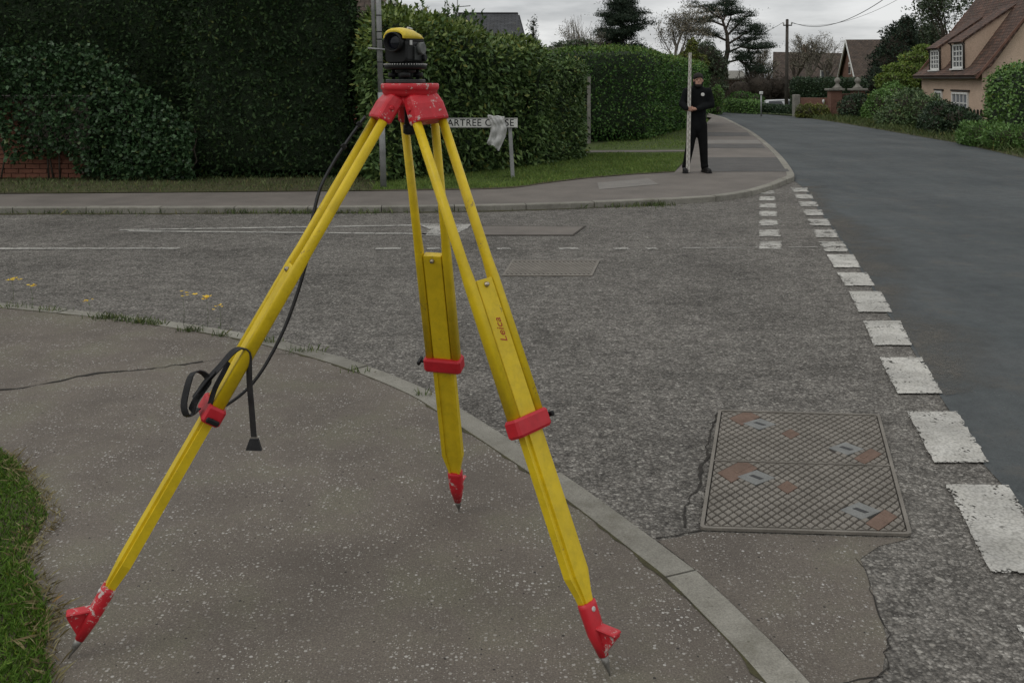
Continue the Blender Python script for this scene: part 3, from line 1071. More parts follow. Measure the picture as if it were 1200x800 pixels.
path_gap = [G(u, v, ZF) for u, v in [(640, 180.5), (806, 179), (809, 175.5), (640, 176.3)]]
front_lawn = lawn_poly[:9] + [G(804, 180, ZF), G(690, 180.5, ZF), G(640, 183, ZF), Vector((-.2, 17.5, 0)), Vector((-2.2, 16.0, 0))]
blades('lawn_grass', front_lawn, ZF + .004, 42000, .02, .055, .008, MT['lawn_grass'], 'short mown grass of the lawn beside the footpath')
back_lawn = [G(690, 175.5, ZF), G(808, 174.5, ZF)] + lawn_poly[9:14]
blades('lawn_grass', back_lawn, ZF + .004, 16000, .02, .055, .010, MT['lawn_grass'], 'strip of grass behind the narrow garden path')
blades('verge_grass', verge_poly, ZF + .004, 11000, .015, .07, .009, MT['weed'], 'thin rough grass under the dark hedge')

# far right: verge in front of the cottage garden
rv = [G(1205, 187, 0), G(1125, 168.5), G(1030, 152), G(980, 143.5), G(935, 137), Vector((16, 46, 0)), Vector((17, 30, 0)), Vector((14.5, 20, 0)), Vector((11.5, 15, 0))]
sheet('right_verge', rv, MT['verge'], z=.01, kind='structure')
blades('right_verge_grass', rv, .01, 22000, .05, .24, .014, MT['weed'], 'rank roadside grass below the cottage hedge')

# grass corner at the lower left
gp_px = [(-260, 512), (-60, 515), (0, 528), (22, 545), (46, 583), (57, 604), (45, 625), (30, 652), (44, 690), (58, 720), (52, 760), (60, 800), (62, 850), (-260, 850)]
gp = [G(u, v, ZN) for u, v in gp_px]
sheet('grass_bank', gp, MT['soil'], z=ZN + .004, kind='structure')
blades('bank_grass', [p * 1.0 for p in gp], ZN + .006, 60000, .006, .019, .0038, MT['grass'], 'patch of short green grass in the lower left corner', lean=.7)
edge = [G(u, v, ZN) for u, v in gp_px[2:12]]
outer = [G(u + 18 + random.uniform(-6, 6), v + 4, ZN) for u, v in gp_px[2:12]]
inn = [G(u - 22, v, ZN) for u, v in gp_px[2:12]]
blades('dry_grass', outer + list(reversed(inn)), ZN + .004, 3800, .006, .028, .004, MT['dry_grass'], 'dry straw coloured grass fringing the lower left grass patch', lean=1.2)


def mat_grit():
    m = M('grit_and_dust', rough=.95, spec=.1)
    c = m.mix(m.noise(40, 4, .7), (.10, .093, .08), (.17, .158, .138))
    k, q = m.chips(70, .3, .45)
    m.color(m.mix(k, c, (.26, .25, .225)))
    cover_ = m.math('MULTIPLY', m.ramp(m.noise(1.7, 7, .7), [(.34, 0.0), (.6, .85)]), m.ramp(m.noise(60, 3, .7), [(.35, .35), (.6, 1.0)]))
    cover_ = m.math('MULTIPLY', cover_, m.ramp(m.math('ADD', m.sepx(m.n('ShaderNodeUVMap').outputs[0], 0), m.math('MULTIPLY', m.math('SUBTRACT', m.noise(2.5, 5, .7), .5), .8)), [(.25, 1.0), (.85, 0.0)]))
    tr = m.n('ShaderNodeBsdfTransparent'); mx = m.n('ShaderNodeMixShader')
    out = [x for x in m.t.nodes if x.type == 'OUTPUT_MATERIAL'][0]
    m.l(cover_, mx.inputs[0]); m.l(tr.outputs[0], mx.inputs[1]); m.l(m.p.outputs[0], mx.inputs[2]); m.l(mx.outputs[0], out.inputs[0])
    return m.m


MT['grit'] = mat_grit()
gl = [p for p in left_edge[2:9]]
sheet('loose_grit', [Vector((p.x + .02, p.y, 0)) for p in gl] + [Vector((p.x + .55 + .25 * math.sin(i * 2.1), p.y + .2, 0)) for i, p in reversed(list(enumerate(gl)))], MT['grit'], main_road, z=.008, uvs=[(0, 0)] * len(gl) + [(1, 0)] * len(gl))

# ---- painted markings
def rowX(d):
    return np.interp(d, [2.0, 3.2, 3.9, 4.75, 5.68, 6.54, 7.44, 8.14, 9.0, 9.71, 14.8], [1.30, 1.59, 1.757, 1.946, 2.163, 2.381, 2.598, 2.745, 2.936, 3.087, 4.26])


def ragged(poly, z, name='give_way_dash', parent=None, jag=.007, step=.035, mat=None):
    """painted patch with an uneven outline"""
    out, uvs = [], []
    cor = [(0, 0), (1, 0), (1, 1), (0, 1)] if name == 'give_way_dash' else [(.5, .5)] * len(poly)
    n = len(poly)
    for i in range(n):
        a, b = Vector(poly[i]), Vector(poly[(i + 1) % n])
        m = max(1, int((b - a).length / step))
        for k in range(m):
            p = a.lerp(b, k / m)
            out.append((p.x + random.gauss(0, jag * .35), p.y + random.gauss(0, jag * .35), 0))
            c0, c1 = cor[i], cor[(i + 1) % n]
            uvs.append((c0[0] + (c1[0] - c0[0]) * k / m, c0[1] + (c1[1] - c0[1]) * k / m))
    return sheet(name, out, MT[mat or ('paint' if name == 'give_way_dash' else 'paint_faint')], parent or side_road, z, uvs=uvs)


dashes = [(2.28, 2.90), (3.20, 3.90), (4.125, 4.76), (5.03, 5.68), (5.94, 6.54), (6.78, 7.44), (7.64, 8.16), (8.37, 9.0), (9.14, 9.71)]
d = 9.95
while d < 14.7:
    dashes.append((d, d + .52)); d += .80
for a, b in dashes:
    ragged([(rowX(a), a, 0), (rowX(a) + .235, a, 0), (rowX(b) + .25, b, 0), (rowX(b), b, 0)], .010, mat='paint_worn' if a > 9 else None)
d = 9.30
while d < 14.0:
    x0, x1 = 2.41 + (d - 9.4) * .255, 2.41 + (d + .45 - 9.4) * .255
    ragged([(x0, d, 0), (x0 + .225, d, 0), (x1 + .225, d + .45, 0), (x1, d + .45, 0)], .006, mat='paint_worn')
    d += .74

def strip(name, a, b, w, z=.006, jag=.006):
    a, b = Vector(a), Vector(b)
    t = (b - a).normalized(); n = Vector((-t.y, t.x, 0)) * w / 2
    return ragged([a + n, a - n, b - n, b + n], z, name, jag=jag, step=.12)


for u0, u1 in ((-330, -120), (-60, 210), (440, 470), (500, 516), (583, 598), (655, 678), (720, 737), (758, 770)):
    strip('centre_line_dash', G(u0, 292), G(u1, 291.5), .085)
strip('centre_line_dash', G(800, 291), G(888, 290.5), .03)
strip('centre_line_dash', G(922, 290.5), G(958, 290), .03)
# give-way triangle on the side road: apex to the left, thick base to the right
strip('triangle_marking', G(140, 270), G(490, 264.5), .09)
strip('triangle_marking', G(150, 271.3), G(500, 274.5), .09)
ragged([G(489, 262.8), G(552, 263.2), G(548, 268), G(528, 277.5), G(489, 276.2), G(505, 270)], .006, 'triangle_marking', jag=.01)


# ---- service covers
def bil(c, s, t):
    """point of a four-cornered patch: c = near left, near right, far right, far left"""
    return (c[0] * (1 - s) + c[1] * s) * (1 - t) + (c[3] * (1 - s) + c[2] * s) * t


def quad_plate(c, s0, s1, t0, t1, z0, z1, mb):
    q = [bil(c, s0, t0), bil(c, s1, t0), bil(c, s1, t1), bil(c, s0, t1)]
    mb.hexa([Vector((p.x, p.y, z0)) for p in q], [Vector((p.x, p.y, z1)) for p in q])


CV = [G(820, 622), G(1069, 629.5), G(1031, 488), G(842, 482.5)]
cc = bil(CV, .5, .5)
cover = empty('access_cover', cc, 'rusty twin cast iron access cover with diamond tread beside the kerb', 'access cover')
mb = MB()
rim = .022
def rounded(c, s0, s1, t0, t1, rs, rt):
    pts = []
    for (cs, ct, a0) in ((s1 - rs, t0 + rt, -90), (s1 - rs, t1 - rt, 0), (s0 + rs, t1 - rt, 90), (s0 + rs, t0 + rt, 180)):
        for k in range(5):
            a = R(a0 + k * 22.5)
            pts.append(bil(c, cs + rs * math.cos(a), ct + rt * math.sin(a)))
    return pts
o_ = rounded(CV, 0, 1, 0, 1, .030, .018)
i_ = rounded(CV, .018, .982, .011, .989, .022, .013)
n = len(o_)
V = [(p.x, p.y, .003) for p in o_] + [(p.x, p.y, .013) for p in o_] + [(p.x, p.y, .013) for p in i_] + [(p.x, p.y, .003) for p in i_]
Fc = []
for k in range(n):
    l = (k + 1) % n
    Fc += [(k, l, n + l, n + k), (n + k, n + l, 2 * n + l, 2 * n + k), (2 * n + k, 2 * n + l, 3 * n + l, 3 * n + k)]
mb.add(V, Fc)
quad_plate(CV, .018, .982, .495, .501, .003, .0125, mb)
mb.build('frame', MT['iron'], cover)
for t0, t1, inserts, panels in (
        (.018, .491, ((.245, .74), (.79, .27)), ((.03, .76, .24, .97), (.80, .05, .97, .22), (.38, .55, .47, .66))),
        (.505, .982, ((.25, .74), (.77, .28)), ((.05, .76, .25, .97), (.80, .05, .97, .24), (.40, .50, .50, .64)))):
    c4 = [bil(CV, .022, t0), bil(CV, .978, t0), bil(CV, .978, t1), bil(CV, .022, t1)]
    lid_mb = MB()
    quad_plate(c4, 0, 1, 0, 1, .0025, .006, lid_mb)
    lid = lid_mb.build('cover', MT['iron_dark'], cover)
    NS, NT = 18, 10
    mb = MB(); rust = {}
    ins_cells = []
    def free(s, t):
        for (a, b) in inserts:
            if abs(s - a) / .105 + abs(t - b) / .125 < 1.0:
                return 1
        for (a, b, e, f) in panels:
            # slanted strips along the lattice diagonal
            ms, mt = (a + e) / 2, (b + f) / 2
            p = (s - ms) * NS; q = (t - mt) * NT
            hs = (e - a) * NS / 2
            if abs(p + q) / 2 < hs * .62 and abs(p - q) / 2 < hs * .30 + .2:
                return 2
        return 0
    def which(s, t):
        return min(range(len(panels)), key=lambda i: abs((panels[i][0] + panels[i][2]) / 2 - s) + abs((panels[i][1] + panels[i][3]) / 2 - t))
    for i in range(2 * NS + 1):
        for j in range(2 * NT + 1):
            if (i + j) % 2:
                continue
            s, t = i / (2 * NS), j / (2 * NT)
            hs, ht = .40 / NS, .40 / NT
            k = free(s, t)
            if k == 1:
                continue
            pts = [(max(.004, min(.996, a)), max(.006, min(.994, b))) for a, b in ((s - hs, t), (s, t - ht), (s + hs, t), (s, t + ht))]
            if k == 2:
                hs, ht = .5 / NS, .5 / NT
                pts = [(max(.004, min(.996, a)), max(.006, min(.994, b))) for a, b in ((s - hs, t), (s, t - ht), (s + hs, t), (s, t + ht))]
            q = [bil(c4, a, b) for a, b in pts]
            ctr = bil(c4, s, t)
            z = .0105 + random.uniform(-.0006, .0006)
            (mb if k != 2 else rust.setdefault(which(s, t), MB())).hexa([Vector((p.x, p.y, .006)) for p in q], [Vector((p.x, p.y, z)).lerp(Vector((ctr.x, ctr.y, z)), .0 if k == 2 else .12) for p in q])
    mb.build('tread', MT['iron'], lid)
    for r_ in rust.values():
        r_.build('rust_panel', MT['rust'], lid)
    for (s, t) in inserts:
        q = [bil(c4, a, b) for a, b in ((s - .105, t), (s, t - .125), (s + .105, t), (s, t + .125))]
        m2 = MB(); m2.hexa([Vector((p.x, p.y, .006)) for p in q], [Vector((p.x, p.y, .0115)) for p in q])
        m2.build('lifting_plate', MT['plategrey'], lid)
        q = [bil(c4, a, b) for a, b in ((s - .040, t + .024), (s - .018, t + .040), (s + .042, t - .020), (s + .020, t - .036))]
        m3 = MB(); m3.hexa([Vector((p.x, p.y, .0116)) for p in q], [Vector((p.x, p.y, .0125)) for p in q])
        m3.build('key_slot', MT['signblack'], lid)

C2 = [G(588, 324), G(694, 324), G(703, 306), G(600, 306)]
sm = empty('small_cover', bil(C2, .5, .5), 'small diamond patterned service cover in the middle of the side road', 'access cover')
mb = MB()
for a, b, c, d_ in ((0, 1, 0, .06), (0, 1, .94, 1), (0, .025, .06, .94), (.975, 1, .06, .94)):
    quad_plate(C2, a, b, c, d_, .002, .010, mb)
mb.build('frame', MT['iron'], sm)
mb = MB(); quad_plate(C2, .025, .975, .06, .94, .002, .005, mb); lid = mb.build('cover', MT['iron_dark'], sm)
mb = MB()
for i in range(1, 40):
    for j in range(1, 14):
        if (i + j) % 2 == 0:
            s, t = i / 40, .06 + .88 * j / 14
            hs, ht = .021, .052
            q = [bil(C2, a, b) for a, b in ((s - hs, t), (s, t - ht), (s + hs, t), (s, t + ht))]
            mb.hexa([Vector((p.x, p.y, .005)) for p in q], [Vector((p.x, p.y, .0085)) for p in q])
mb.build('tread', MT['iron'], lid)
C3 = [G(566, 276.5), G(672, 276.5), G(687, 265.5), G(560, 265)]
fc = empty('flush_cover', bil(C3, .5, .5), 'plain grey flush cover set in the road by the give way triangle', 'access cover')
mb = MB(); quad_plate(C3, 0, 1, 0, 1, .002, .006, mb); mb.build('frame', MT['iron_dark'], fc)
mb = MB(); quad_plate(C3, .02, .98, .06, .94, .004, .0085, mb); mb.build('cover', MT['far_pave'], fc)

# ---- weeds in the channels and joints
def tufts(name, px, z, n, hmin, hmax, w, mat, label, spread):
    P = []
    for u, v, k, s in px:
        c = G(u, v, z)
        P += [(c.x + random.gauss(0, s), c.y + random.gauss(0, s * .35), z) for _ in range(int(n * k))]
    P = np.array(P); m = len(P)
    h = RNG.uniform(hmin, hmax, m); a = RNG.uniform(0, 6.28, m); l = RNG.normal(0, .6, m) * h; b = RNG.uniform(0, 6.28, m)
    V = np.empty((m, 4, 3)); sx = np.stack([np.cos(a), np.sin(a), a * 0], 1) * w / 2
    ln = np.stack([np.cos(b) * l, np.sin(b) * l, a * 0], 1); up = np.stack([a * 0, a * 0, h], 1)
    V[:, 0] = P - sx; V[:, 1] = P + sx; V[:, 2] = P + sx * .8 + ln * .5 + up * .65; V[:, 3] = P + ln + up
    base = np.arange(m)[:, None] * 4
    me = arr_mesh(name, V.reshape(-1, 3), np.concatenate([base + np.array([0, 1, 2]), base + np.array([0, 2, 3])]))
    return tag(link(name, me, mat), label, 'weeds', None, 'stuff')

tufts('joint_weeds', [(125, 373, 1, .07), (145, 376, .6, .05), (165, 378, 1, .05), (180, 380, .5, .04), (225, 388, .8, .04), (60, 364, .4, .05), (260, 394, .3, .03), (310, 401, .5, .06), (360, 412, .5, .08), (420, 436, .2, .04), (20, 360, .4, .08), (495, 463, .2, .03)],
      ZN, 110, .012, .05, .006, MT['weed'], 'small grass tufts growing in the joint behind the near kerb', .05)
ch = [(u, 249 + random.uniform(-1, 1), random.uniform(.2, 1.3), random.uniform(.1, .3)) for u in range(40, 440, 14) if random.random() < .75]
ch += [(u, 247 - (u - 440) * .02 + random.uniform(-1, 1), random.uniform(.3, 1.4), random.uniform(.1, .28)) for u in range(440, 780, 11) if random.random() < .85]
tufts('gutter_weeds', ch, .0, 170, .02, .075, .010, MT['weed'], 'weeds and moss growing in the gutter of the far kerb', .1)
gut = []
for p in resample(ss([G(u, v, 0) for u, v in [(-300, 251.5), (0, 251), (200, 250.5), (430, 249.5), (600, 247), (700, 243), (780, 238.5)]]), .15):
    gut.append(p)
mb = MB(); prev = None
for p in gut:
    cur = (p + Vector((0, random.uniform(-.09, -.01), .003)), p + Vector((0, .16, .003)))
    if prev:
        mb.add([prev[0], cur[0], cur[1], prev[1]], [(0, 1, 2, 3)])
    prev = cur
mb.build('gutter_dirt', MT['moss'], side_road)

# yellow flowers on thin stems by the near kerb
for k, (u, v, vb, s, lab) in enumerate(((14, 327, 360, 1.3, 'yellow flower head at the far left edge above the kerb'), (36, 335, 362, 1.0, 'small yellow flower just right of the leftmost one'),
                                   (104, 352, 368, .7, 'single tiny yellow flower low above the kerb left of the tripod'), (214, 344, 382, .8, 'faint yellow flower left of the tall orange yellow one'),
                                   (242, 349, 384, 1.35, 'tall orange yellow flower on a thin stem before the left leg'), (257, 358, 386, .7, 'little yellow flower nearest the left tripod leg'))):
    b = G(u + 1, vb, ZN)
    d = b.y - .02
    top = PT(u, v, d)
    fl = empty('yellow_flower', b, lab, 'flower', 'yellow flowers growing at the kerb')
    MB().tube([b, b.lerp(top, .5) + Vector((.008, 0, 0)), top], [.0013, .0011, .0009], 5).build('stem', MT['stemgreen'], fl)
    mb = MB()
    for h in range(5):
        c = top + Vector((random.gauss(0, .022) * s, random.gauss(0, .015), random.gauss(0, .008)))
        for q in range(9):
            a = q * 2 * math.pi / 9 + random.random()
            r = .016 * s
            e = Vector((math.cos(a), math.sin(a), .35))
            sd_ = Vector((-math.sin(a), math.cos(a), 0)) * r * .3
            mb.add([c, c + e * r * .6 + sd_, c + e * r, c + e * r * .6 - sd_], [(0, 1, 2, 3)])
    mb.build('flower_head', MT['petal'], fl)
    mb = MB()
    for q in range(4):
        a = random.uniform(0, 6.28); e = Vector((math.cos(a) * .03, math.sin(a) * .02, .012)); sd_ = Vector((-math.sin(a), math.cos(a), 0)) * .005
        p = b + Vector((0, 0, .004 + .02 * q))
        mb.add([p, p + e * .5 + sd_, p + e, p + e * .5 - sd_], [(0, 1, 2, 3)])
    mb.build('leaf', MT['stemgreen'], fl)


# ================================================================== hedges on the left
def W2(u, d):
    return ((u - 600.0) * d / F, d)


# tall dark clipped hedge that fills the upper left
hedge('tall_hedge', [W2(-330, 15.7), W2(212, 15.7), W2(224, 15.2), W2(414, 15.3), W2(414, 18.0), W2(-300, 19)], [4.6, 4.5, 4.5, 4.35, 4.4, 4.6], ZF, MT['yew'], 120000, .085, .04,
      'tall almost black clipped hedge filling the upper left', rough=.10, rnd=.25, scale=1.6, jit=1.1, out=.5, droop=.25, shell=.09)

# brick garden wall, mostly buried under ivy
wall = empty('brick_wall', (*W2(0, 15.25), ZF), 'low red brick garden wall showing under the ivy at far left', 'wall')
wx0, wx1, wy = W2(-200, 15.25)[0], W2(98, 15.25)[0], 15.25
MB().box(((wx0 + wx1) / 2, wy + .13, ZF + .62), wx1 - wx0, .18, 1.24).build('mortar', MT['mortar'], wall)
bl, bh, jt = .215, .065, .010
bm_ = MB().box(wall.location, bl, .10, bh, bev=.004); bo = None
for row in range(16):
    x = wx1 - (.11 if row % 2 else 0) - bl / 2
    z = ZF + .045 + row * (bh + jt)
    while x - bl / 2 > wx0 + .9:
        # only the bricks that the ivy leaves in view
        px = 600 + x / wy * F
        if (z < ZF + .45 and px < 104) or px < 30:
            if bo is None:
                bo = bm_.build('brick', MT['brick'], wall)
                b = bo
            else:
                b = bo.copy(); COL.objects.link(b); b.parent = wall
            b.location = Vector((x + random.gauss(0, .002), wy + random.gauss(0, .003), z)) - wall.location
        x -= bl + jt
MB().box(((wx0 + wx1) / 2, wy + .12, ZF + 1.28), wx1 - wx0 + .02, .30, .06, bev=.01).build('coping', MT['stone'], wall)

# ivy over the wall
def ivy():
    root = empty('ivy', (*W2(110, 14.9), ZF), 'glossy ivy mass climbing over the low brick wall', 'ivy')
    n = 17000
    u = RNG.uniform(-260, 236, n); zr_ = RNG.uniform(0, 1, n)
    top = np.interp(u, [-260, 0, 60, 110, 150, 180, 205, 236], [2.15, 2.0, 2.12, 2.1, 1.75, 1.35, 1.15, .7])
    bot = np.interp(u, [-260, -10, 2, 14, 22, 40, 92, 100, 130, 236], [1.15, 1.10, 1.0, .72, .22, .30, .38, .04, .0, .0])
    z = bot + (top - bot) * zr_
    bulge = .28 * np.sin(np.clip(zr_, 0, 1) * np.pi) ** .6
    P = np.stack([(u - 600) * 15.2 / F, 15.12 - bulge - .12 * RNG.random(n), ZF + z], 1)
    P[:, 1] += .12 * lump(P, 2.2, 5.0)
    P[:, 2] += np.abs(RNG.normal(0, .05, n)) - .02
    P[:, 2] = np.maximum(P[:, 2], ZF + .02)
    N = unit(np.stack([RNG.normal(0, .3, n), np.full(n, -1.0), np.full(n, .25)], 1))
    leaf_object('foliage', P, N, .075, .066, MT['ivy'], root, .55, .35, .8, .12)
    mb = MB()
    for k in range(26):
        uu = random.uniform(-150, 225); x = (uu - 600) * 15.2 / F
        tp = float(np.interp(uu, [-260, 0, 110, 150, 180, 236], [2.0, 1.9, 2.0, 1.6, 1.2, .6]))
        pts = [Vector((x + random.gauss(0, .05) * q, 15.1 - .06 * math.sin(q), ZF + tp * q / 5)) for q in range(6)]
        mb.tube(pts, [.016, .014, .012, .01, .008, .005], 5)
    mb.build('stems', MT['bark'], root)
ivy()

# laurel hedge, tall part and lower end
LB = lambda u, v: G(u, v, ZF)
a, b = LB(424, 217), LB(632, 196)
hedge('laurel_hedge', [(a.x - .35, a.y + 1.3), (a.x + .12, a.y + .1), (b.x, b.y), (b.x + .15, b.y + 2.0), (a.x - .3, a.y + 2.9)], [2.72, 2.70, 2.15, 2.35, 2.85], ZF, MT['laurel'], 31000, .115, .050,
      'big glossy laurel hedge behind the street name sign', rough=.12, rnd=.38, scale=1.9, jit=.85, droop=.25, young=(MT['laurel_new'], .8, 1.85, .6), shell=.13)
b2, c2 = LB(622, 197), LB(686, 186)
hedge('laurel_hedge', [(b2.x, b2.y), (c2.x, c2.y), (c2.x - .02, c2.y + 1.7), (b2.x + .1, b2.y + 2.2)], [1.98, 1.92, 1.92, 2.0], ZF, MT['laurel'], 13500, .095, .038,
      'lower clipped end of the laurel hedge by the pale post', rough=.08, rnd=.16, scale=2.6, jit=.85, droop=.25, shell=.11, seed=3.0)
# loose shoots standing over the top of the tall laurel
sh = empty('laurel_shoots', LB(500, 205) + Vector((0, 1.2, 2.5)), 'loose leafy shoots sticking up above the laurel hedge', 'shoots')
mb = MB(); SP, SN = [], []
for k in range(34):
    u = random.uniform(455, 566); d = 16.2 + (u - 455) / 110 * 1.6 + random.uniform(0, .8)
    base = PT(u, 26, d); base.z = min(base.z, 2.78 - (u - 455) * .002)
    top = base + Vector((random.gauss(0, .07), random.gauss(0, .05), random.uniform(.12, .42)))
    mb.tube([base - Vector((0, 0, .3)), base, top], [.007, .006, .003], 4)
    for q in range(9):
        t = random.uniform(.1, 1.05); p = base.lerp(top, t)
        aa = random.uniform(0, 6.28)
        SP.append(p[:]); SN.append((math.cos(aa), math.sin(aa), .9))
leaf_object('foliage', np.array(SP), np.array(SN), .12, .05, MT['laurel'], sh, .8, .0, .4)
mb.build('stems', MT['twig'], sh)

# concrete post at the end of the laurel
pb = G(690, 168.5, ZF)
thing_mesh(MB().box(pb + Vector((0, 0, .82)), .085, .085, 1.64, bev=.01), 'fence_post', MT['stone'], pb, 'pale concrete post standing between the two green hedges', 'post')

# second hedge, smooth clipped, wrapping the corner
p0, p1, p2, p3 = G(636, 171, ZF), G(762, 165, ZF), G(833, 145, ZF), G(800, 140, ZF)
hedge('clipped_hedge', [(p0.x - .6, p0.y + .2), (p1.x, p1.y), (p2.x, p2.y), (p2.x - 1.8, p2.y + .6), (p0.x + 1.0, p0.y + 3.2)], [2.40, 2.42, 2.20, 2.3, 2.5], ZF, MT['privet'], 34000, .085, .045,
      'smooth clipped green hedge behind the person with the staff', rough=.07, rnd=.5, scale=1.1, jit=.9, droop=.05, young=(MT['privet_new'], .8, 1.85, .5), shell=.09, seed=8.0)

# ================================================================== houses behind the left hedges
def roof_plane(name, a, b, c, d, mat, parent, th=.06):
    """roof slope: a-b along the eave, d-c along the ridge; uv in metres so that courses run level"""
    a, b, c, d = (Vector(x) for x in (a, b, c, d))
    nrm = (b - a).cross(d - a).normalized()
    if nrm.z < 0:
        nrm = -nrm
    off = wloc(parent)
    V = [p + nrm * th for p in (a, b, c, d)] + [a, b, c, d]
    Fc = [(0, 1, 2, 3), (7, 6, 5, 4), (0, 4, 5, 1), (1, 5, 6, 2), (2, 6, 7, 3), (3, 7, 4, 0)]
    me = bpy.data.meshes.new(name)
    me.from_pydata([tuple(p - off) for p in V], [], Fc)
    ux = (b - a).normalized(); uy = nrm.cross(ux)
    if uy.z < 0:
        uy = -uy
    uv = me.uv_layers.new(name='UVMap')
    for l in me.loops:
        p = V[l.vertex_index] - a
        uv.data[l.index].uv = (p.dot(ux), p.dot(uy))
    me.update()
    return link(name, me, mat, parent)


# house with a tiled roof and white gabled dormer, just over the laurel
hs = empty('tiled_house', (*W2(430, 27), ZF), 'tiled house with white gable boards peeping over the laurel', 'house')
xa, xb = W2(385, 27)[0], W2(478, 27)[0]
MB().box(((xa + xb) / 2, 31, 1.6), xb - xa, 6, 3.2).build('wall', MT['brick'], hs)
roof_plane('roof', (xa - .2, 27.6, 3.0), (xb - .4, 27.6, 3.0), (xb - 1.2, 31, 6.4), (xa - .2, 31, 6.4), MT['tile_brown'], hs)
ap = PT(458, -3, 26.6); l0, r0 = PT(444, 22, 26.6), PT(473, 22, 26.6)
gb = MB(); gb.prism([l0, r0, ap], (0, 2.5, 0)); gb.build('dormer', MT['tile_brown'], hs)
for q in (l0, r0):
    s = -1 if q is l0 else 1
    m_ = MB(); m_.prism([q + Vector((s * .08, -.05, 0)), ap + Vector((0, -.05, .1)), ap + Vector((0, -.05, -.04)), q + Vector((-s * .06, -.05, 0))], (0, .04, 0)); m_.build('gable_board', MT['paintwood'], hs)
# slate roofed house
hs2 = empty('slate_house', (*W2(580, 34), ZF), 'dark slate roof corner rising above the laurel hedge', 'house')
e0, e1 = PT(520, 45, 32), PT(616, 45, 32)
MB().box(((e0.x + e1.x) / 2, 35.2, 1.5), e1.x - e0.x - .2, 6, 3.0).build('wall', MT['brick'], hs2)
roof_plane('roof', e0, e1 + Vector((-.05, 0, 0)), PT(607, 18, 35), PT(535, 18.5, 35), MT['slate'], hs2)
roof_plane('roof', e1 + Vector((-.05, 6, 0)), e1 + Vector((-.05, 0, 0)), PT(607, 18, 35) + Vector((0, .02, 0)), PT(607, 18, 35) + Vector((0, .04, 0)), MT['slate'], hs2)
MB().box(PT(571, 18.2, 35) + Vector((0, .05, .06)), 2.25, .22, .09, bev=.03).build('ridge', MT['slate'], hs2)
ae = empty('tv_aerial', PT(537, 30, 33.5), 'thin metal television aerial above the laurel hedge', 'aerial')
t0 = PT(537, 30, 33.5); t1 = PT(536, -2, 33.5)
MB().tube([t0 + Vector((0, 0, -.8)), t1], .022, 6).build('mast', MT['galv'], ae)
h0 = PT(528, 9, 33.5); h1 = PT(551, 7, 33.5)
MB().tube([h0, h1], .016, 5).build('boom', MT['galv'], ae)
for k in range(7):
    p = h0.lerp(h1, k / 6)
    MB().tube([p + Vector((0, -.16, 0)), p + Vector((0, .16, 0))], .008, 4).build('element', MT['galv'], ae)
# pale flat-roofed garage seen between the hedges
ga = empty('garage', (*W2(655, 42), ZF), 'low grey and white garage showing between the two hedges', 'garage')
q0, q1 = PT(629, 56, 42), PT(690, 58, 42)
MB().box(((q0.x + q1.x) / 2, 44, q0.z / 2), q1.x - q0.x, 4, q0.z - .3).build('wall', MT['paintwood'], ga)
MB().box(((q0.x + q1.x) / 2, 43.95, q0.z - .10), q1.x - q0.x + .3, 4.3, .22).build('roof_edge', MT['stone'], ga)
mb = MB(); mb.box(((q0.x) + .28, 41.97, q0.z * .55), .62, .05, q0.z * .8); mb.build('door', MT['greymetal'], ga)

# ================================================================== cottage on the right
CX, CY = 15.6, 32.0
du = Vector((.1, 1.0, 0)).normalized()          # along the road front
dp = Vector((1.0, -.1, 0)).normalized()         # away from the road
ZB, ZE, ZR = -.7, 1.80, 6.05
LEN, DEP = 6.2, 6.2
def cw(t, s, z):
    return Vector((CX, CY, 0)) + du * t + dp * s + Vector((0, 0, z))
cot = empty('cottage', cw(0, 0, ZB), 'peach rendered cottage with a steep red tiled roof and two dormers', 'house')
mb = MB()
mb.hexa([cw(0, 0, ZB), cw(0, DEP, ZB), cw(LEN, DEP, ZB), cw(LEN, 0, ZB)], [cw(0, 0, ZE), cw(0, DEP, ZE), cw(LEN, DEP, ZE), cw(LEN, 0, ZE)])
mb.prism([cw(0, 0, ZE), cw(0, DEP, ZE), cw(0, DEP / 2, ZR - .08)], du * .2)
mb.prism([cw(LEN - .2, 0, ZE), cw(LEN - .2, DEP, ZE), cw(LEN - .2, DEP / 2, ZR - .08)], du * .2)
mb.build('wall', MT['render'], cot)
# slope with a flatter sprocketed foot, courses slightly wavy
sl_z = (ZR - ZE) / (DEP / 2)
ov = .28
def slope(s0, z0, s1, z1, side, nm='roof'):
    f = (lambda s: s) if side == 0 else (lambda s: DEP - s)
    roof_plane(nm, cw(-.16, f(s0), z0), cw(LEN + .16, f(s0), z0), cw(LEN + .16, f(s1), z1), cw(-.16, f(s1), z1), MT['tile_red'], cot, .07)
k1 = .22
for side in (0, 1):
    slope(-ov, ZE - .10, k1, ZE + .22, side)
    slope(k1, ZE + .21, DEP / 2, ZR, side)
MB().tube([cw(-.18, DEP / 2, ZR + .06), cw(LEN * .5, DEP / 2, ZR + .02), cw(LEN + .18, DEP / 2, ZR + .06)], .11, 8).build('ridge_tiles', MT['farbrick'], cot)
MB().box(cw(LEN / 2, -ov + .03, ZE - .13), LEN + .3, .07, .06, du, dp).build('gutter', MT['darkwood'], cot)
for sgn, st in ((0, -.17), (1, LEN + .12)):
    for side in (0, 1):
        f = (lambda s: s) if side == 0 else (lambda s: DEP - s)
        MB().prism([cw(st, f(-ov), ZE - .14), cw(st, f(DEP / 2), ZR - .02), cw(st, f(DEP / 2), ZR - .10), cw(st, f(-ov + .07), ZE - .17)], du * .05).build('verge_board', MT['farbrick'], cot)


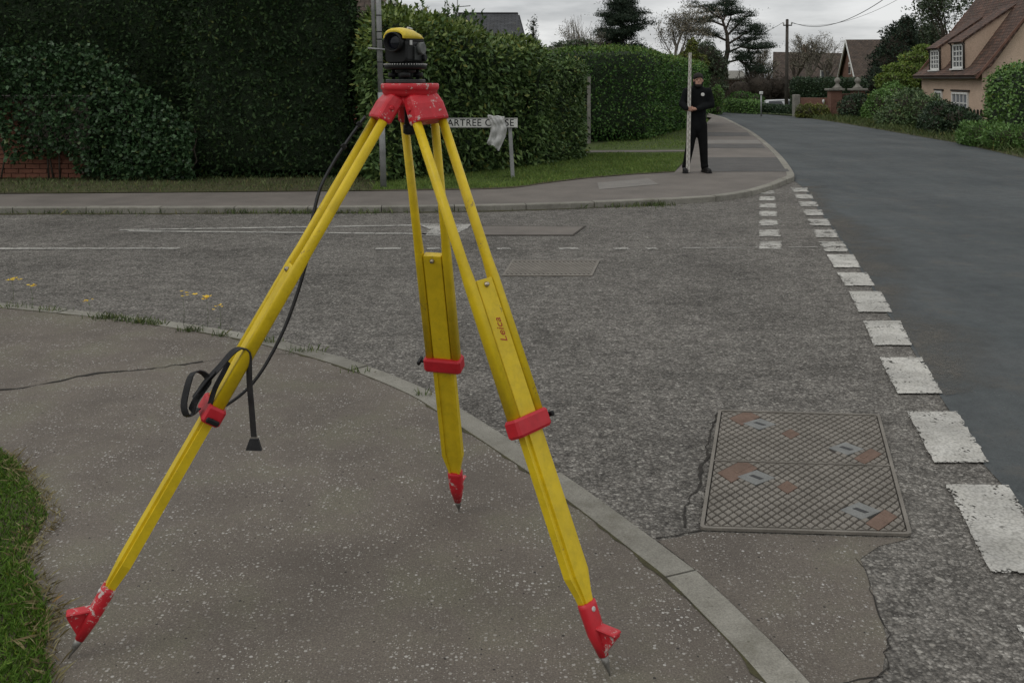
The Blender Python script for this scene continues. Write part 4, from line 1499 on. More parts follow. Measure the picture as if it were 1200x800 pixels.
def window(parent, t, w, z0, z1, s, cols, rows, lean=None, sill=True, glass='glass'):
    """casement on the road front: frame, panes and glazing bars"""
    wroot = MB()
    fw = .07
    s1 = s - .03
    for (ta, tb, za, zb) in ((t - w / 2, t + w / 2, z0, z0 + fw), (t - w / 2, t + w / 2, z1 - fw, z1), (t - w / 2, t - w / 2 + fw, z0 + fw, z1 - fw), (t + w / 2 - fw, t + w / 2, z0 + fw, z1 - fw)):
        wroot.box(cw((ta + tb) / 2, s1, (za + zb) / 2), tb - ta, .06, zb - za, du, dp)
    win = wroot.build('window', MT['paintwood'], parent)
    for i in range(cols):
        for j in range(rows):
            iw = (w - 2 * fw) / cols; ih = (z1 - z0 - 2 * fw) / rows
            ct = t - w / 2 + fw + iw * (i + .5); cz = z0 + fw + ih * (j + .5)
            MB().box(cw(ct, s1 + .012, cz), iw - .03, .012, ih - .03, du, dp).build('pane', MT[glass], win)
    bars = MB()
    for i in range(1, cols):
        bars.box(cw(t - w / 2 + fw + (w - 2 * fw) * i / cols, s1 - .004, (z0 + z1) / 2), .04, .035, z1 - z0 - 2 * fw - .01, du, dp)
    for j in range(1, rows):
        bars.box(cw(t, s1 - .001, z0 + fw + (z1 - z0 - 2 * fw) * j / rows), w - 2 * fw - .01, .03, .035, du, dp)
    bars.build('glazing_bars', MT['paintwood'], win)
    if sill:
        MB().box(cw(t, s - .06, z0 - .03), w + .14, .16, .05, du, dp).build('sill', MT['paintwood'], win)
    return win


window(cot, 4.15, .72, .25, 1.18, 0, 2, 3)
window(cot, 1.95, 1.55, .10, 1.16, 0, 4, 3, glass='curtained')
for t in (4.15, 1.95):
    MB().box(cw(t, -.03, 1.22), (.95 if t > 3 else 1.75), .06, .06, du, dp).build('lintel', MT['darkwood'], cot)
for k, (t, w, z0, z1) in enumerate(((4.55, .95, 1.97, 2.72), (2.15, 1.0, 2.0, 2.86))):
    s = .02
    rise = .72
    zt = z1 + .10
    # where the sloping dormer roof meets the main slope
    s_hit = (zt + rise * 0 - (ZE + .22) + sl_z * k1 - rise * s) / (sl_z - rise)
    z_hit = zt + rise * (s_hit - s)
    dm = MB()
    for tt in (t - w / 2 - .06, t + w / 2 + .01):
        dm.prism([cw(tt, s, z0 - .1), cw(tt, s, zt), cw(tt, s_hit, z_hit), cw(tt, .25, z0 - .1)], du * .05)
    dm.box(cw(t, s + .02, (z0 + zt) / 2 + .05), w - .02, .05, zt - z0 - .1, du, dp)
    dorm = dm.build('dormer', MT['render'], cot)
    roof_plane('dormer_roof', cw(t - w / 2 - .12, s - .16, zt - .08), cw(t + w / 2 + .12, s - .16, zt - .08), cw(t + w / 2 + .12, s_hit + .05, z_hit + .02), cw(t - w / 2 - .12, s_hit + .05, z_hit + .02), MT['tile_red'], dorm, .06)
    window(dorm if False else cot, t, w, z0, z1, s - .01, 3, 4)
    for tt in (t - w / 2 - .09, t + w / 2 + .09):
        MB().tube([cw(tt, s - .12, zt - .05), cw(tt, s - .06, zt - .18), cw(tt, s - .05, z0 - .02)], .035, 6).build('downpipe', MT['darkwood'], dorm)

# ================================================================== houses in the distance
gh = empty('gabled_house', PT(1007, 95, 80), 'distant brick house with white gable boards and brown roof', 'house')
gx, gy = PT(1007, 92, 80).x, 80.0
gdir = Vector((.15, 1.0, 0)).normalized(); rdir = Vector((1, -.15, 0)).normalized()
def gp_(a, r, z):
    return Vector((gx, gy, 0)) + gdir * a + rdir * r + Vector((0, 0, z))
GW, GL, ge, gr = 8.4, 11.0, 1.4, 4.95
mb = MB(); mb.hexa([gp_(0, 0, -1.5), gp_(0, GL, -1.5), gp_(GW, GL, -1.5), gp_(GW, 0, -1.5)], [gp_(0, 0, ge), gp_(0, GL, ge), gp_(GW, GL, ge), gp_(GW, 0, ge)])
mb.prism([gp_(0, 0, ge), gp_(GW, 0, ge), gp_(GW / 2, 0, gr - .1)], rdir * .3)
mb.build('wall', MT['farbrick'], gh)
roof_plane('roof', gp_(-.3, -.3, ge - .2), gp_(-.3, GL + .3, ge - .2), gp_(GW / 2, GL + .3, gr), gp_(GW / 2, -.3, gr), MT['tile_brown'], gh, .1)
roof_plane('roof', gp_(GW + .3, -.3, ge - .2), gp_(GW + .3, GL + .3, ge - .2), gp_(GW / 2, GL + .3, gr), gp_(GW / 2, -.3, gr), MT['tile_brown'], gh, .1)
for a0 in (-.3, GW + .3):
    MB().prism([gp_(a0, -.36, ge - .25), gp_(GW / 2, -.36, gr + .12), gp_(GW / 2, -.36, gr - .16), gp_(a0 + (.3 if a0 < 0 else -.3), -.36, ge - .25)], rdir * .1).build('gable_board', MT['paintwood'], gh)
for z0, z1, w in ((2.0, 2.75, .8), (1.0, 1.3, 1.1), (2.85, 3.05, 1.0)):
    wn = MB().box(gp_(GW * .45, -.03, (z0 + z1) / 2), .08, w, z1 - z0, rdir, gdir).build('window', MT['paintwood'], gh)
    if z1 - z0 > .5:
        for q in (-1, 1):
            MB().box(gp_(GW * .45 + q * .18, -.08, (z0 + z1) / 2), .03, .28, z1 - z0 - .16, rdir, gdir).build('pane', MT['glass'], wn)

bh_ = empty('brown_roofed_house', PT(950, 100, 92), 'long low house with a plain brown roof behind the dark hedge', 'house')
l, r = PT(905, 95, 90), PT(992, 95, 90)
MB().box(((l.x + r.x) / 2, 94.5, .3), r.x - l.x - .4, 8, 2.6).build('wall', MT['farbrick'], bh_)
roof_plane('roof', (l.x, 90, 1.3), (r.x, 90, 1.3), PT(991, 63.5, 94.5), PT(906, 62, 94.5), MT['tile_brown'], bh_, .1)
ch_ = MB().box(PT(944, 61, 95), .62, .6, 1.0, bev=.05).build('chimney', MT['farbrick'], bh_)
for k in (-1, 1):
    MB().lathe(PT(944, 55.2, 95) + Vector((k * .16, 0, -.05)), [(.12, 0), (.13, .3), (.10, .32)], 8).build('chimney_pot', MT['farbrick'], ch_)
wn = MB().box(PT(967, 87.5, 88.6), .85, .25, .75).build('window', MT['paintwood'], bh_)
for q in (-.19, .19):
    MB().box(PT(967, 87.5, 88.45) + Vector((q, 0, 0)), .3, .05, .55).build('pane', MT['curtained'], wn)

sb = empty('grey_roofed_bungalow', PT(858, 110, 70), 'small grey roofed bungalow half hidden behind the bare trees', 'house')
l, r = PT(834, 92, 68), PT(872, 92, 68)
MB().box(((l.x + r.x) / 2, 71, .6), r.x - l.x, 5, 2.0).build('wall', MT['farbrick'], sb)
roof_plane('roof', (l.x - .3, 68, 1.55), (r.x + .3, 68, 1.55), PT(870, 84.5, 70.5), PT(838, 84.5, 70.5), MT['stone'], sb, .1)
wn = MB().box(PT(845, 101, 68.4), .9, .1, .8).build('window', MT['paintwood'], sb)
MB().box(PT(845, 101, 68.3), .65, .04, .55).build('pane', MT['glass'], wn)

# ================================================================== brick garden wall with stone finials
gw = empty('garden_wall', G(960, 137.5), 'red brick roadside wall with stone capped piers', 'wall')
def gwall(u0, u1, d0, d1, z1, th, nm, mt):
    a, b = Vector((*W2(u0, d0), 0)), Vector((*W2(u1, d1), 0))
    n_ = Vector((-(b - a).y, (b - a).x, 0)).normalized() * th
    mb = MB(); mb.hexa([a + Vector((0, 0, -.1)), b + Vector((0, 0, -.1)), b + n_ + Vector((0, 0, -.1)), a + n_ + Vector((0, 0, -.1))], [p + Vector((0, 0, z1)) for p in (a, b, b + n_, a + n_)])
    return mb.build(nm, MT[mt], gw)
gwall(937, 972, 41.5, 40.8, .82, .25, 'brickwork', 'farbrick')
gwall(957, 972, 41.2, 40.75, .52, .2, 'low_brickwork', 'mortar')
gwall(984, 1040, 41.0, 39.6, 1.0, .25, 'brickwork', 'farbrick')
for u, d in ((978, 40.6), (1005, 40.4)):
    b = Vector((*W2(u, d), 0))
    pier = MB().box(b + Vector((0, 0, .52)), .46, .46, 1.24).build('pier', MT['farbrick'], gw)
    MB().box(b + Vector((0, 0, 1.18)), .66, .66, .09, bev=.02).build('cap', MT['stone'], pier)
    MB().lathe(b + Vector((.12 if u < 990 else 0, 0, 1.222)), [(.20, 0), (.20, .05), (.12, .10), (.07, .2), (.06, .22), (.12, .28), (.13, .34), (.11, .40), (.04, .46), (.02, .48)], 12).build('finial', MT['stone'], pier)
eb = Vector((*W2(933, 41.6), 0))
MB().box(eb + Vector((0, 0, .45)), .28, .3, 1.0, bev=.03).build('end_post', MT['stone'], gw)
MB().lathe(PT(965, 118.5, 40.9), [(.02, -.12), (.03, -.08), (.055, -.04), (.06, 0), (.04, .05), (.005, .07)], 10).build('lamp_globe', MT['paintwood'], gw)

# ================================================================== shrubs and hedges on the right
def bl_(u, v, d, ru, rv, rd):
    """lobe given by its pixel centre and half sizes in pixels; depth half size in metres"""
    c = PT(u, v, d)
    return (c.x, c.y, c.z, ru * d / F, rd, rv * d / F)


hb = [W2(928, 47), W2(1014, 46), W2(1014, 49), W2(928, 50)]
hedge('dark_hedge', hb, [1.62, 1.58, 1.6, 1.6], -.05, MT['darkgreen'], 13000, .12, .06, 'dark square clipped hedge behind the brick roadside wall', rough=.06, rnd=.25, seed=11.0, shell=.1)
bush('low_bush', G(955, 138.5), [bl_(948, 131, 40.2, 13, 9, .5), bl_(962, 132, 40.1, 11, 8, .45), bl_(938, 134, 40.3, 6, 5, .4)], 4200, .09, .035, MT['yellowshrub'], 'yellow green bush in front of the brick wall', ground=0)
bush('round_bush', G(1003, 142), [bl_(998, 128, 38.6, 15, 17, .7), bl_(1012, 127, 38.4, 13, 17, .7), bl_(1004, 119, 38.8, 15, 10, .7)], 7500, .10, .05, MT['darkgreen'], 'dark rounded evergreen bush beside the wall piers', ground=0, seed=2.0)
bush('hedge_bank', G(1032, 150), [bl_(1034, 128, 36.8, 16, 24, 1.0), bl_(1048, 118, 37.5, 18, 22, 1.0), bl_(1020, 131, 37.5, 8, 14, .8)], 9000, .11, .05, MT['bay'], 'fresh green bushy bank left of the mixed shrubs', ground=0, seed=4.0)
bush('mixed_shrub', G(1062, 156), [bl_(1066, 128, 32.5, 24, 26, 1.1), bl_(1046, 140, 32.3, 17, 16, .9), bl_(1085, 134, 31.5, 20, 24, 1.1)], 13000, .12, .045, MT['shrub'], 'grey green shrub on the verge before the cottage', ground=0, seed=5.0)
bush('mixed_shrub', G(1110, 162), [bl_(1104, 138, 28.8, 20, 20, .9), bl_(1122, 142, 28, 18, 18, .9), bl_(1092, 148, 28.5, 14, 12, .8), bl_(1134, 146, 27.5, 12, 14, .7)], 12000, .10, .045, MT['darkgreen'], 'darker green shrub below the cottage windows', ground=0, seed=6.0)
bush('verge_weeds', G(1165, 178), [bl_(1150, 160, 23.5, 22, 13, .7), bl_(1180, 162, 22.3, 24, 16, .8), bl_(1212, 164, 21.5, 22, 20, .8), bl_(1136, 164, 24, 12, 8, .5)], 12000, .10, .028, MT['bay'], 'tall weeds at the road edge on the right', 'weeds', ground=0, seed=7.0, droop=-.3)
hx = [W2(1150, 27.5), W2(1206, 24.2), W2(1300, 25), W2(1290, 29.5), W2(1166, 29.5)]
hedge('garden_hedge', hx, [1.78, 1.98, 2.2, 2.1, 1.85], -.05, MT['bay'], 15000, .105, .06, 'bright green hedge in front of the cottage gable', rough=.16, rnd=.4, scale=1.6, seed=14.0, shell=.13)
# white blossom over the garden hedge
tr = Tree(31)
tb = Vector((*W2(1222, 27.0), -.05))
blt = empty('blossom_tree', tb, 'branches with white blossom at the right edge of the picture', 'tree')
tr.grow(tb, Vector((-.02, 0, 1)), 1.7, .06, 4, .62, 3, .12, .7, .18, .66)
tr.mb.build('trunk', MT['bark'], blt)
tree_leaves(tr.tips, 5, .10, .10, .07, MT['blossom'], blt, name='blossom')
tree_leaves(tr.tips, 7, .15, .09, .04, MT['bay'], blt, name='crown')
# picket fence
pf = empty('picket_fence', G(1138, 140, 0) , 'short dark picket fence below the cottage wall', 'fence')
for k in range(7):
    u = 1126 + k * 4.0
    p = Vector((*W2(u, 30.5 - k * .12), 0)); zt = PT(u, 128.0, p.y).z
    MB().prism([p + Vector((-.035, 0, -.3)), p + Vector((.035, 0, -.3)), p + Vector((.035, 0, zt - .05)), p + Vector((0, 0, zt)), p + Vector((-.035, 0, zt - .05))], (0, .025, 0)).build('picket', MT['darkwood'], pf)
for dz in (.2, .48):
    a, b = Vector((*W2(1123, 30.65), dz)), Vector((*W2(1154, 29.75), dz))
    MB().tube([a, b], .03, 4).build('rail', MT['darkwood'], pf)

# bright layered shrub and dark tree beside the cottage
bush('bright_shrub', Vector((*W2(1066, 43), -.1)), [bl_(1072, 70, 43, 17, 9, .8), bl_(1060, 82, 42.6, 22, 9, .9), bl_(1050, 94, 42.3, 24, 10, .9), bl_(1082, 60, 43.4, 11, 8, .6), bl_(1075, 92, 43, 18, 14, .9), bl_(1052, 108, 42.5, 18, 12, .9)], 15000, .14, .06, MT['bright'],
     'bright yellow green layered shrub left of the cottage', ground=0, seed=9.0, rough=.3)
bush('dark_tree', Vector((*W2(1048, 56), -.3)), [bl_(1050, 62, 56, 20, 30, 1.4), bl_(1058, 42, 56, 15, 18, 1.1), bl_(1038, 80, 56, 18, 26, 1.3), bl_(1063, 28, 56, 8, 9, .7), bl_(1070, 66, 57, 14, 22, 1.0), bl_(1030, 100, 55, 16, 18, 1.2)], 15000, .2, .07, MT['needles'],
     'dark evergreen tree rising between the brick house and the cottage', 'tree', ground=0, seed=10.0, rough=.35, core=True)


# ================================================================== trees
def bare_tree(name, u, d, vtop, seed, label, levels=5, spread=.5, kids=3, lean=(0, 0), mat='twig', leaf=None, per=2, r0=.13, up=.1, ratio=.72, zb=0.0, L=.09, W=.05, sp=.12, trunk=.30):
    base = Vector((*W2(u, d), zb))
    root = empty(name, base, label, 'tree', 'trees beyond the hedges')
    hgt = PT(u, vtop, d).z - zb
    t = Tree(seed)
    t.grow(base, Vector((lean[0], lean[1], 1)).normalized(), hgt * trunk, r0, levels, spread, kids, up, .72, .16, ratio)
    zs = max(p[0].z for p in t.tips)
    k = hgt / max(.1, zs - zb)
    t.mb.v = [(base.x + (p[0] - base.x) * k, base.y + (p[1] - base.y) * k, zb + (p[2] - zb) * k) for p in t.mb.v]
    t.tips = [(base + (p - base) * k, dd) for p, dd in t.tips]
    t.mb.build('trunk', MT[mat], root)
    if leaf:
        tree_leaves(t.tips, per, sp, L, W, MT[leaf], root)
    return root


bare_tree('bare_tree', 664, 58, 22, 3, 'rounded bare tree just right of the slate roof', 6, .66, 3, trunk=.2, leaf='buds', per=1, r0=.11, mat='palebark', L=.10, W=.05)
bush('dark_shrub', Vector((*W2(672, 54), 0)), [bl_(660, 58, 54, 16, 9, .7), bl_(682, 56, 54, 16, 10, .7), bl_(672, 72, 54, 22, 14, .8)], 5000, .15, .06, MT['treeleaf'], 'dull shrub tops under the bare trees behind the hedge', ground=0, seed=23.0, rough=.35)
bare_tree('bare_tree', 697, 60, 17, 5, 'slim bare tree close against the big dark conifer', 5, .42, 3, leaf=None, r0=.12, mat='palebark', up=.2)
bare_tree('budding_tree', 784, 58, 1, 8, 'budding tree with pale twigs right of the big conifer', 6, .55, 3, trunk=.24, leaf='buds', per=3, sp=.16, r0=.13, up=.22, L=.11, W=.06, mat='palebark')
bare_tree('bare_tree', 878, 66, 44, 41, 'bare twiggy tree just right of the pine trunk', 6, .6, 3, r0=.14, leaf='buds', per=1, mat='bark', trunk=.22)
bare_tree('bare_tree', 926, 80, 40, 43, 'bare tree directly behind the utility pole', 6, .6, 3, r0=.16, leaf='buds', per=1, mat='bark', trunk=.2, L=.12, W=.05)
bare_tree('bare_tree', 968, 88, 44, 47, 'bare tree right of the chimney beside the gabled house', 6, .62, 3, r0=.16, leaf='buds', per=1, mat='palebark', trunk=.2, L=.12, W=.05)
bare_tree('bare_tree', 905, 72, 58, 12, 'bare brown tree left of the utility pole', 6, .5, 3, r0=.16, leaf='buds', per=1, mat='bark')
bare_tree('bare_tree', 946, 84, 35, 14, 'wide bare tree standing over the brown roof', 6, .62, 3, trunk=.22, r0=.18, leaf='buds', per=1, mat='palebark', L=.12, W=.06)
bare_tree('bare_tree', 886, 60, 70, 19, 'low bare thicket tree behind the trimmed roadside hedge', 6, .6, 3, r0=.13, mat='bark', trunk=.22)
bare_tree('leafy_tree', 1112, 60, -22, 21, 'sparse leafy tree rising behind the cottage roof', 5, .6, 3, r0=.16, leaf='treeleaf', per=9, sp=.33, L=.22, W=.11, mat='bark')
bare_tree('leafy_tree', 1086, 66, 10, 22, 'smaller leafy tree left of the cottage ridge', 5, .6, 3, r0=.14, leaf='treeleaf', per=8, sp=.35, L=.22, W=.11, mat='bark')


def needle_pads(name, root, pads, n, L, W, mat='needles'):
    """flattish tufted pads of needles: (centre, rx, ry, rz)"""
    tot = sum(p[1] * p[2] for p in pads)
    Ps = []
    for c, rx, ry, rz in pads:
        m = max(8, int(n * rx * ry / tot))
        q = RNG.normal(size=(m, 3)) * .45
        q[:, 2] = np.abs(q[:, 2]) * .8 - .15
        k = 1 + .3 * lump(q * 3 + np.array(c[:]), 2.0)
        Ps.append(np.array(c[:]) + q * np.array([rx, ry, rz]) * k[:, None])
    P = np.concatenate(Ps)
    N = unit(RNG.normal(size=P.shape) + np.array([0, 0, .7]))
    return leaf_object(name, P, N, L, W, MT[mat], root, .7, .0, .9)


# big conifer: straight trunk, tiers of level branches
def conifer(u, d, vtop, vbase, seed, label, halfw, n, zb=0.0, name='conifer', tiers=15, droop=.0):
    r = random.Random(seed)
    base = Vector((*W2(u, d), zb)); top = PT(u + 3, vtop, d)
    root = empty(name, base, label, 'tree', 'trees beyond the hedges')
    mb = MB(); mb.tube([base, base.lerp(top, .5), top], [.22, .14, .03], 8)
    pads = []
    hw = halfw * d / F
    for k in range(tiers):
        f = (k + .5) / tiers
        z = zb + (top.z - zb) * (.28 + .72 * f)
        rad = hw * (1.0 - f * .55) * r.uniform(.55, 1.2)
        for q in range(6):
            z = zb + (top.z - zb) * (.28 + .72 * f) + r.uniform(-.5, .5)
            a = q * 1.05 + k * .8 + r.uniform(-.3, .3)
            rr = rad * r.uniform(.55, 1.1)
            c0 = base.lerp(top, (z - zb) / (top.z - zb))
            tip = c0 + Vector((math.cos(a) * rr, math.sin(a) * rr, rr * (.10 - droop) + r.uniform(-.1, .15)))
            mb.tube([c0, c0.lerp(tip, .5) + Vector((0, 0, .08)), tip], [.05, .035, .012], 5)
            for t in (.45, .72, .98):
                p = c0.lerp(tip, t)
                pads.append((p, rr * .36 + .2, rr * .36 + .2, r.uniform(.35, .75)))
    mb.build('trunk', MT['bark'], root)
    needle_pads('crown', root, pads, n, .17, .04)
    return root


conifer(727, 62, -34, 70, 4, 'big dark layered conifer above the clipped hedge', 36, 60000, tiers=22)
conifer(622, 52, 33, 60, 6, 'small spiky conifer tip beside the slate roof', 9, 2200, tiers=9)

# spreading pine with a bent trunk
pn = empty('pine_tree', Vector((*W2(851, 60), 0)), 'tall pine with bent bare trunk and flat spreading crown', 'tree', 'trees beyond the hedges')
mb = MB()
Q = lambda u, v, dd=0: PT(u, v, 60 + dd)
mb.tube([Vector((*W2(851, 60), 0)), Q(851, 100), Q(849, 78), Q(853, 58), Q(852, 40), Q(846, 22), Q(838, 10)], [.22, .20, .17, .15, .11, .07, .03], 8)
limbs = [((852, 62), (868, 55), (884, 44)), ((853, 52), (872, 40), (890, 32)), ((850, 74), (866, 70), (880, 66)), ((852, 42), (866, 28), (872, 18)), ((848, 30), (832, 24), (816, 27)), ((845, 22), (832, 14), (822, 6)), ((852, 48), (838, 42), (824, 38)), ((850, 36), (856, 22), (858, 10)), ((868, 55), (884, 58), (898, 56)), ((866, 70), (880, 80), (892, 84)), ((847, 26), (852, 14), (848, 5))]
pads = []
rr_ = random.Random(5)
for a, b, c in limbs:
    dd = rr_.uniform(-1.6, 1.6)
    mb.tube([Q(*a), Q(*b, dd * .5), Q(*c, dd)], [.08, .055, .02], 6)
    for k in range(11):
        t = rr_.uniform(.40, 1.08)
        p = Q(*b, dd * .5).lerp(Q(*c, dd), max(0, (t - .5) * 2)) + Vector((rr_.gauss(0, .3), rr_.gauss(0, .3), rr_.gauss(.08, .14)))
        q2 = p + Vector((rr_.gauss(0, .2), rr_.gauss(0, .2), .1))
        pads.append((p, rr_.uniform(.45, .8), rr_.uniform(.4, .75), rr_.uniform(.25, .42)))
        mb.tube([Q(*b, dd * .5).lerp(Q(*c, dd), .3), p], [.025, .01], 4)
mb.build('trunk', MT['bark'], pn)
needle_pads('crown', pn, pads, 24000, .16, .035)

# shrubs in the middle distance
bush('yellow_green_bush', Vector((*W2(812, 44), 0)), [bl_(811, 54, 44, 6, 9, .4), bl_(807, 68, 44, 12, 10, .6), bl_(819, 74, 44, 12, 10, .6), bl_(810, 90, 44, 18, 16, .9)], 6500, .13, .06, MT['yellowshrub'], 'yellow green bush top rising behind the staff', ground=0, seed=12.0, rough=.3)
bush('dark_evergreen', Vector((*W2(832, 50), 0)), [bl_(826, 66, 50, 18, 18, 1.0), bl_(838, 78, 50, 14, 18, .9), bl_(812, 76, 50, 14, 16, .9), bl_(834, 100, 50, 18, 20, 1.1)], 8000, .16, .06, MT['treeleaf'], 'dull green evergreen behind the clipped hedge end', ground=0, seed=13.0, rough=.3)
bush('garden_shrub', Vector((*W2(842, 44), 0)), [bl_(840, 112, 44, 8, 12, .5), bl_(832, 118, 44, 10, 12, .5)], 3000, .10, .05, MT['bay'], 'green garden shrub just right of the person', ground=0, seed=15.0)
bush('brown_thicket', Vector((*W2(885, 55), 0)), [bl_(868, 106, 56, 18, 15, 1.0), bl_(890, 103, 56, 20, 18, 1.0), bl_(912, 104, 57, 18, 18, 1.0), bl_(925, 110, 56, 10, 16, .8)], 9000, .2, .025, MT['twig'], 'brown leafless thicket behind the low roadside hedge', 'shrub', ground=0, seed=16.0, rough=.3)
a = [W2(848, 46.5), W2(890, 44.0), W2(892, 45.2), W2(850, 47.8)]
hedge('low_hedge', a, [.62, .60, .60, .62], 0, MT['bay'], 5200, .09, .045, 'low light green hedge on the far side of the road', rough=.06, rnd=.15, seed=17.0, shell=.08)
a = [W2(834, 49.5), W2(850, 48.2), W2(851, 49.5), W2(835, 50.5)]
hedge('low_hedge', a, [.55, .55, .55, .55], 0, MT['darkgreen'], 1800, .09, .045, 'short dark hedge just beyond the person on the road bend', rough=.05, rnd=.12, seed=18.0, shell=.07)
a = [W2(890, 45.6), W2(931, 43.2), W2(932, 44.2), W2(891, 46.8)]
hedge('low_hedge', a, [.40, .42, .42, .40], 0, MT['darkgreen'], 3600, .09, .045, 'low dark hedge between the white topped post and the pole', rough=.06, rnd=.12, seed=19.0, shell=.07)
bush('garden_shrub', Vector((*W2(872, 49), 0)), [bl_(868, 114, 49, 14, 7, .6), bl_(884, 117, 49, 12, 7, .6)], 3000, .10, .05, MT['privet'], 'dull green shrub above the low roadside hedge', ground=0, seed=20.0)


# ================================================================== surveyor's tripod
DH = 3.10                                             # depth of the tripod head
HC = Vector(((480.5 - 600) * DH / F, DH, 1.634))       # centre of the head plate top
FEET = {'left': G(80, 771, ZN), 'right': G(715, 791, ZN), 'back': G(538, 599, ZN)}
HDIR = {'left': R(202), 'right': R(-45), 'back': R(75)}
tripod = empty('survey_tripod', Vector((HC.x, HC.y, ZN)), 'yellow surveying tripod with red fittings standing on the near pavement', 'tripod')


def vpx(p):
    return HOR + (H - p.z) * F / p.y


def at_v(p0, p1, v):
    lo, hi = 0.0, 1.0
    for _ in range(40):
        m = (lo + hi) / 2
        if vpx(p0.lerp(p1, m)) < v: lo = m
        else: hi = m
    return lo


def oval(c, ax, ay, rx, ry, n=14, p=2.6):
    out = []
    for k in range(n):
        a = 2 * math.pi * k / n
        ca, sa = math.cos(a), math.sin(a)
        out.append(c + ax * (rx * math.copysign(abs(ca) ** (2 / p), ca)) + ay * (ry * math.copysign(abs(sa) ** (2 / p), sa)))
    return out


# head plate and casting
mb = MB()
mb.lathe(HC + Vector((0, 0, -.030)), [(.070, -.012), (.082, -.008), (.088, 0), (.088, .008), (.091, .010), (.093, .014), (.093, .027), (.090, .030), (.030, .030), (.030, .029)], 40)
plate = mb.build('head_plate', MT['red'], tripod)
mb = MB()
ring0, ring1, ring2 = [], [], []
for k in range(24):
    a = 2 * math.pi * k / 24
    lob = max(math.cos(a - h) for h in HDIR.values())
    r0 = .066 + .012 * max(0, lob - .5) * 2
    ring0.append(HC + Vector((math.cos(a) * r0, math.sin(a) * r0, -.042)))
    ring1.append(HC + Vector((math.cos(a) * r0 * 1.02, math.sin(a) * r0 * 1.02, -.062)))
    ring2.append(HC + Vector((math.cos(a) * r0 * .85, math.sin(a) * r0 * .85, -.074)))
mb.loft([ring2, ring1, ring0], True)
mb.build('head_casting', MT['red'], tripod)
MB().tube([HC + Vector((0, 0, -.16)), HC + Vector((0, 0, -.07))], .018, 12).lathe(HC + Vector((0, 0, -.165)), [(.014, 0), (.022, .006), (.022, .03), (.014, .036)], 12).build('centre_screw', MT['black'], tripod)

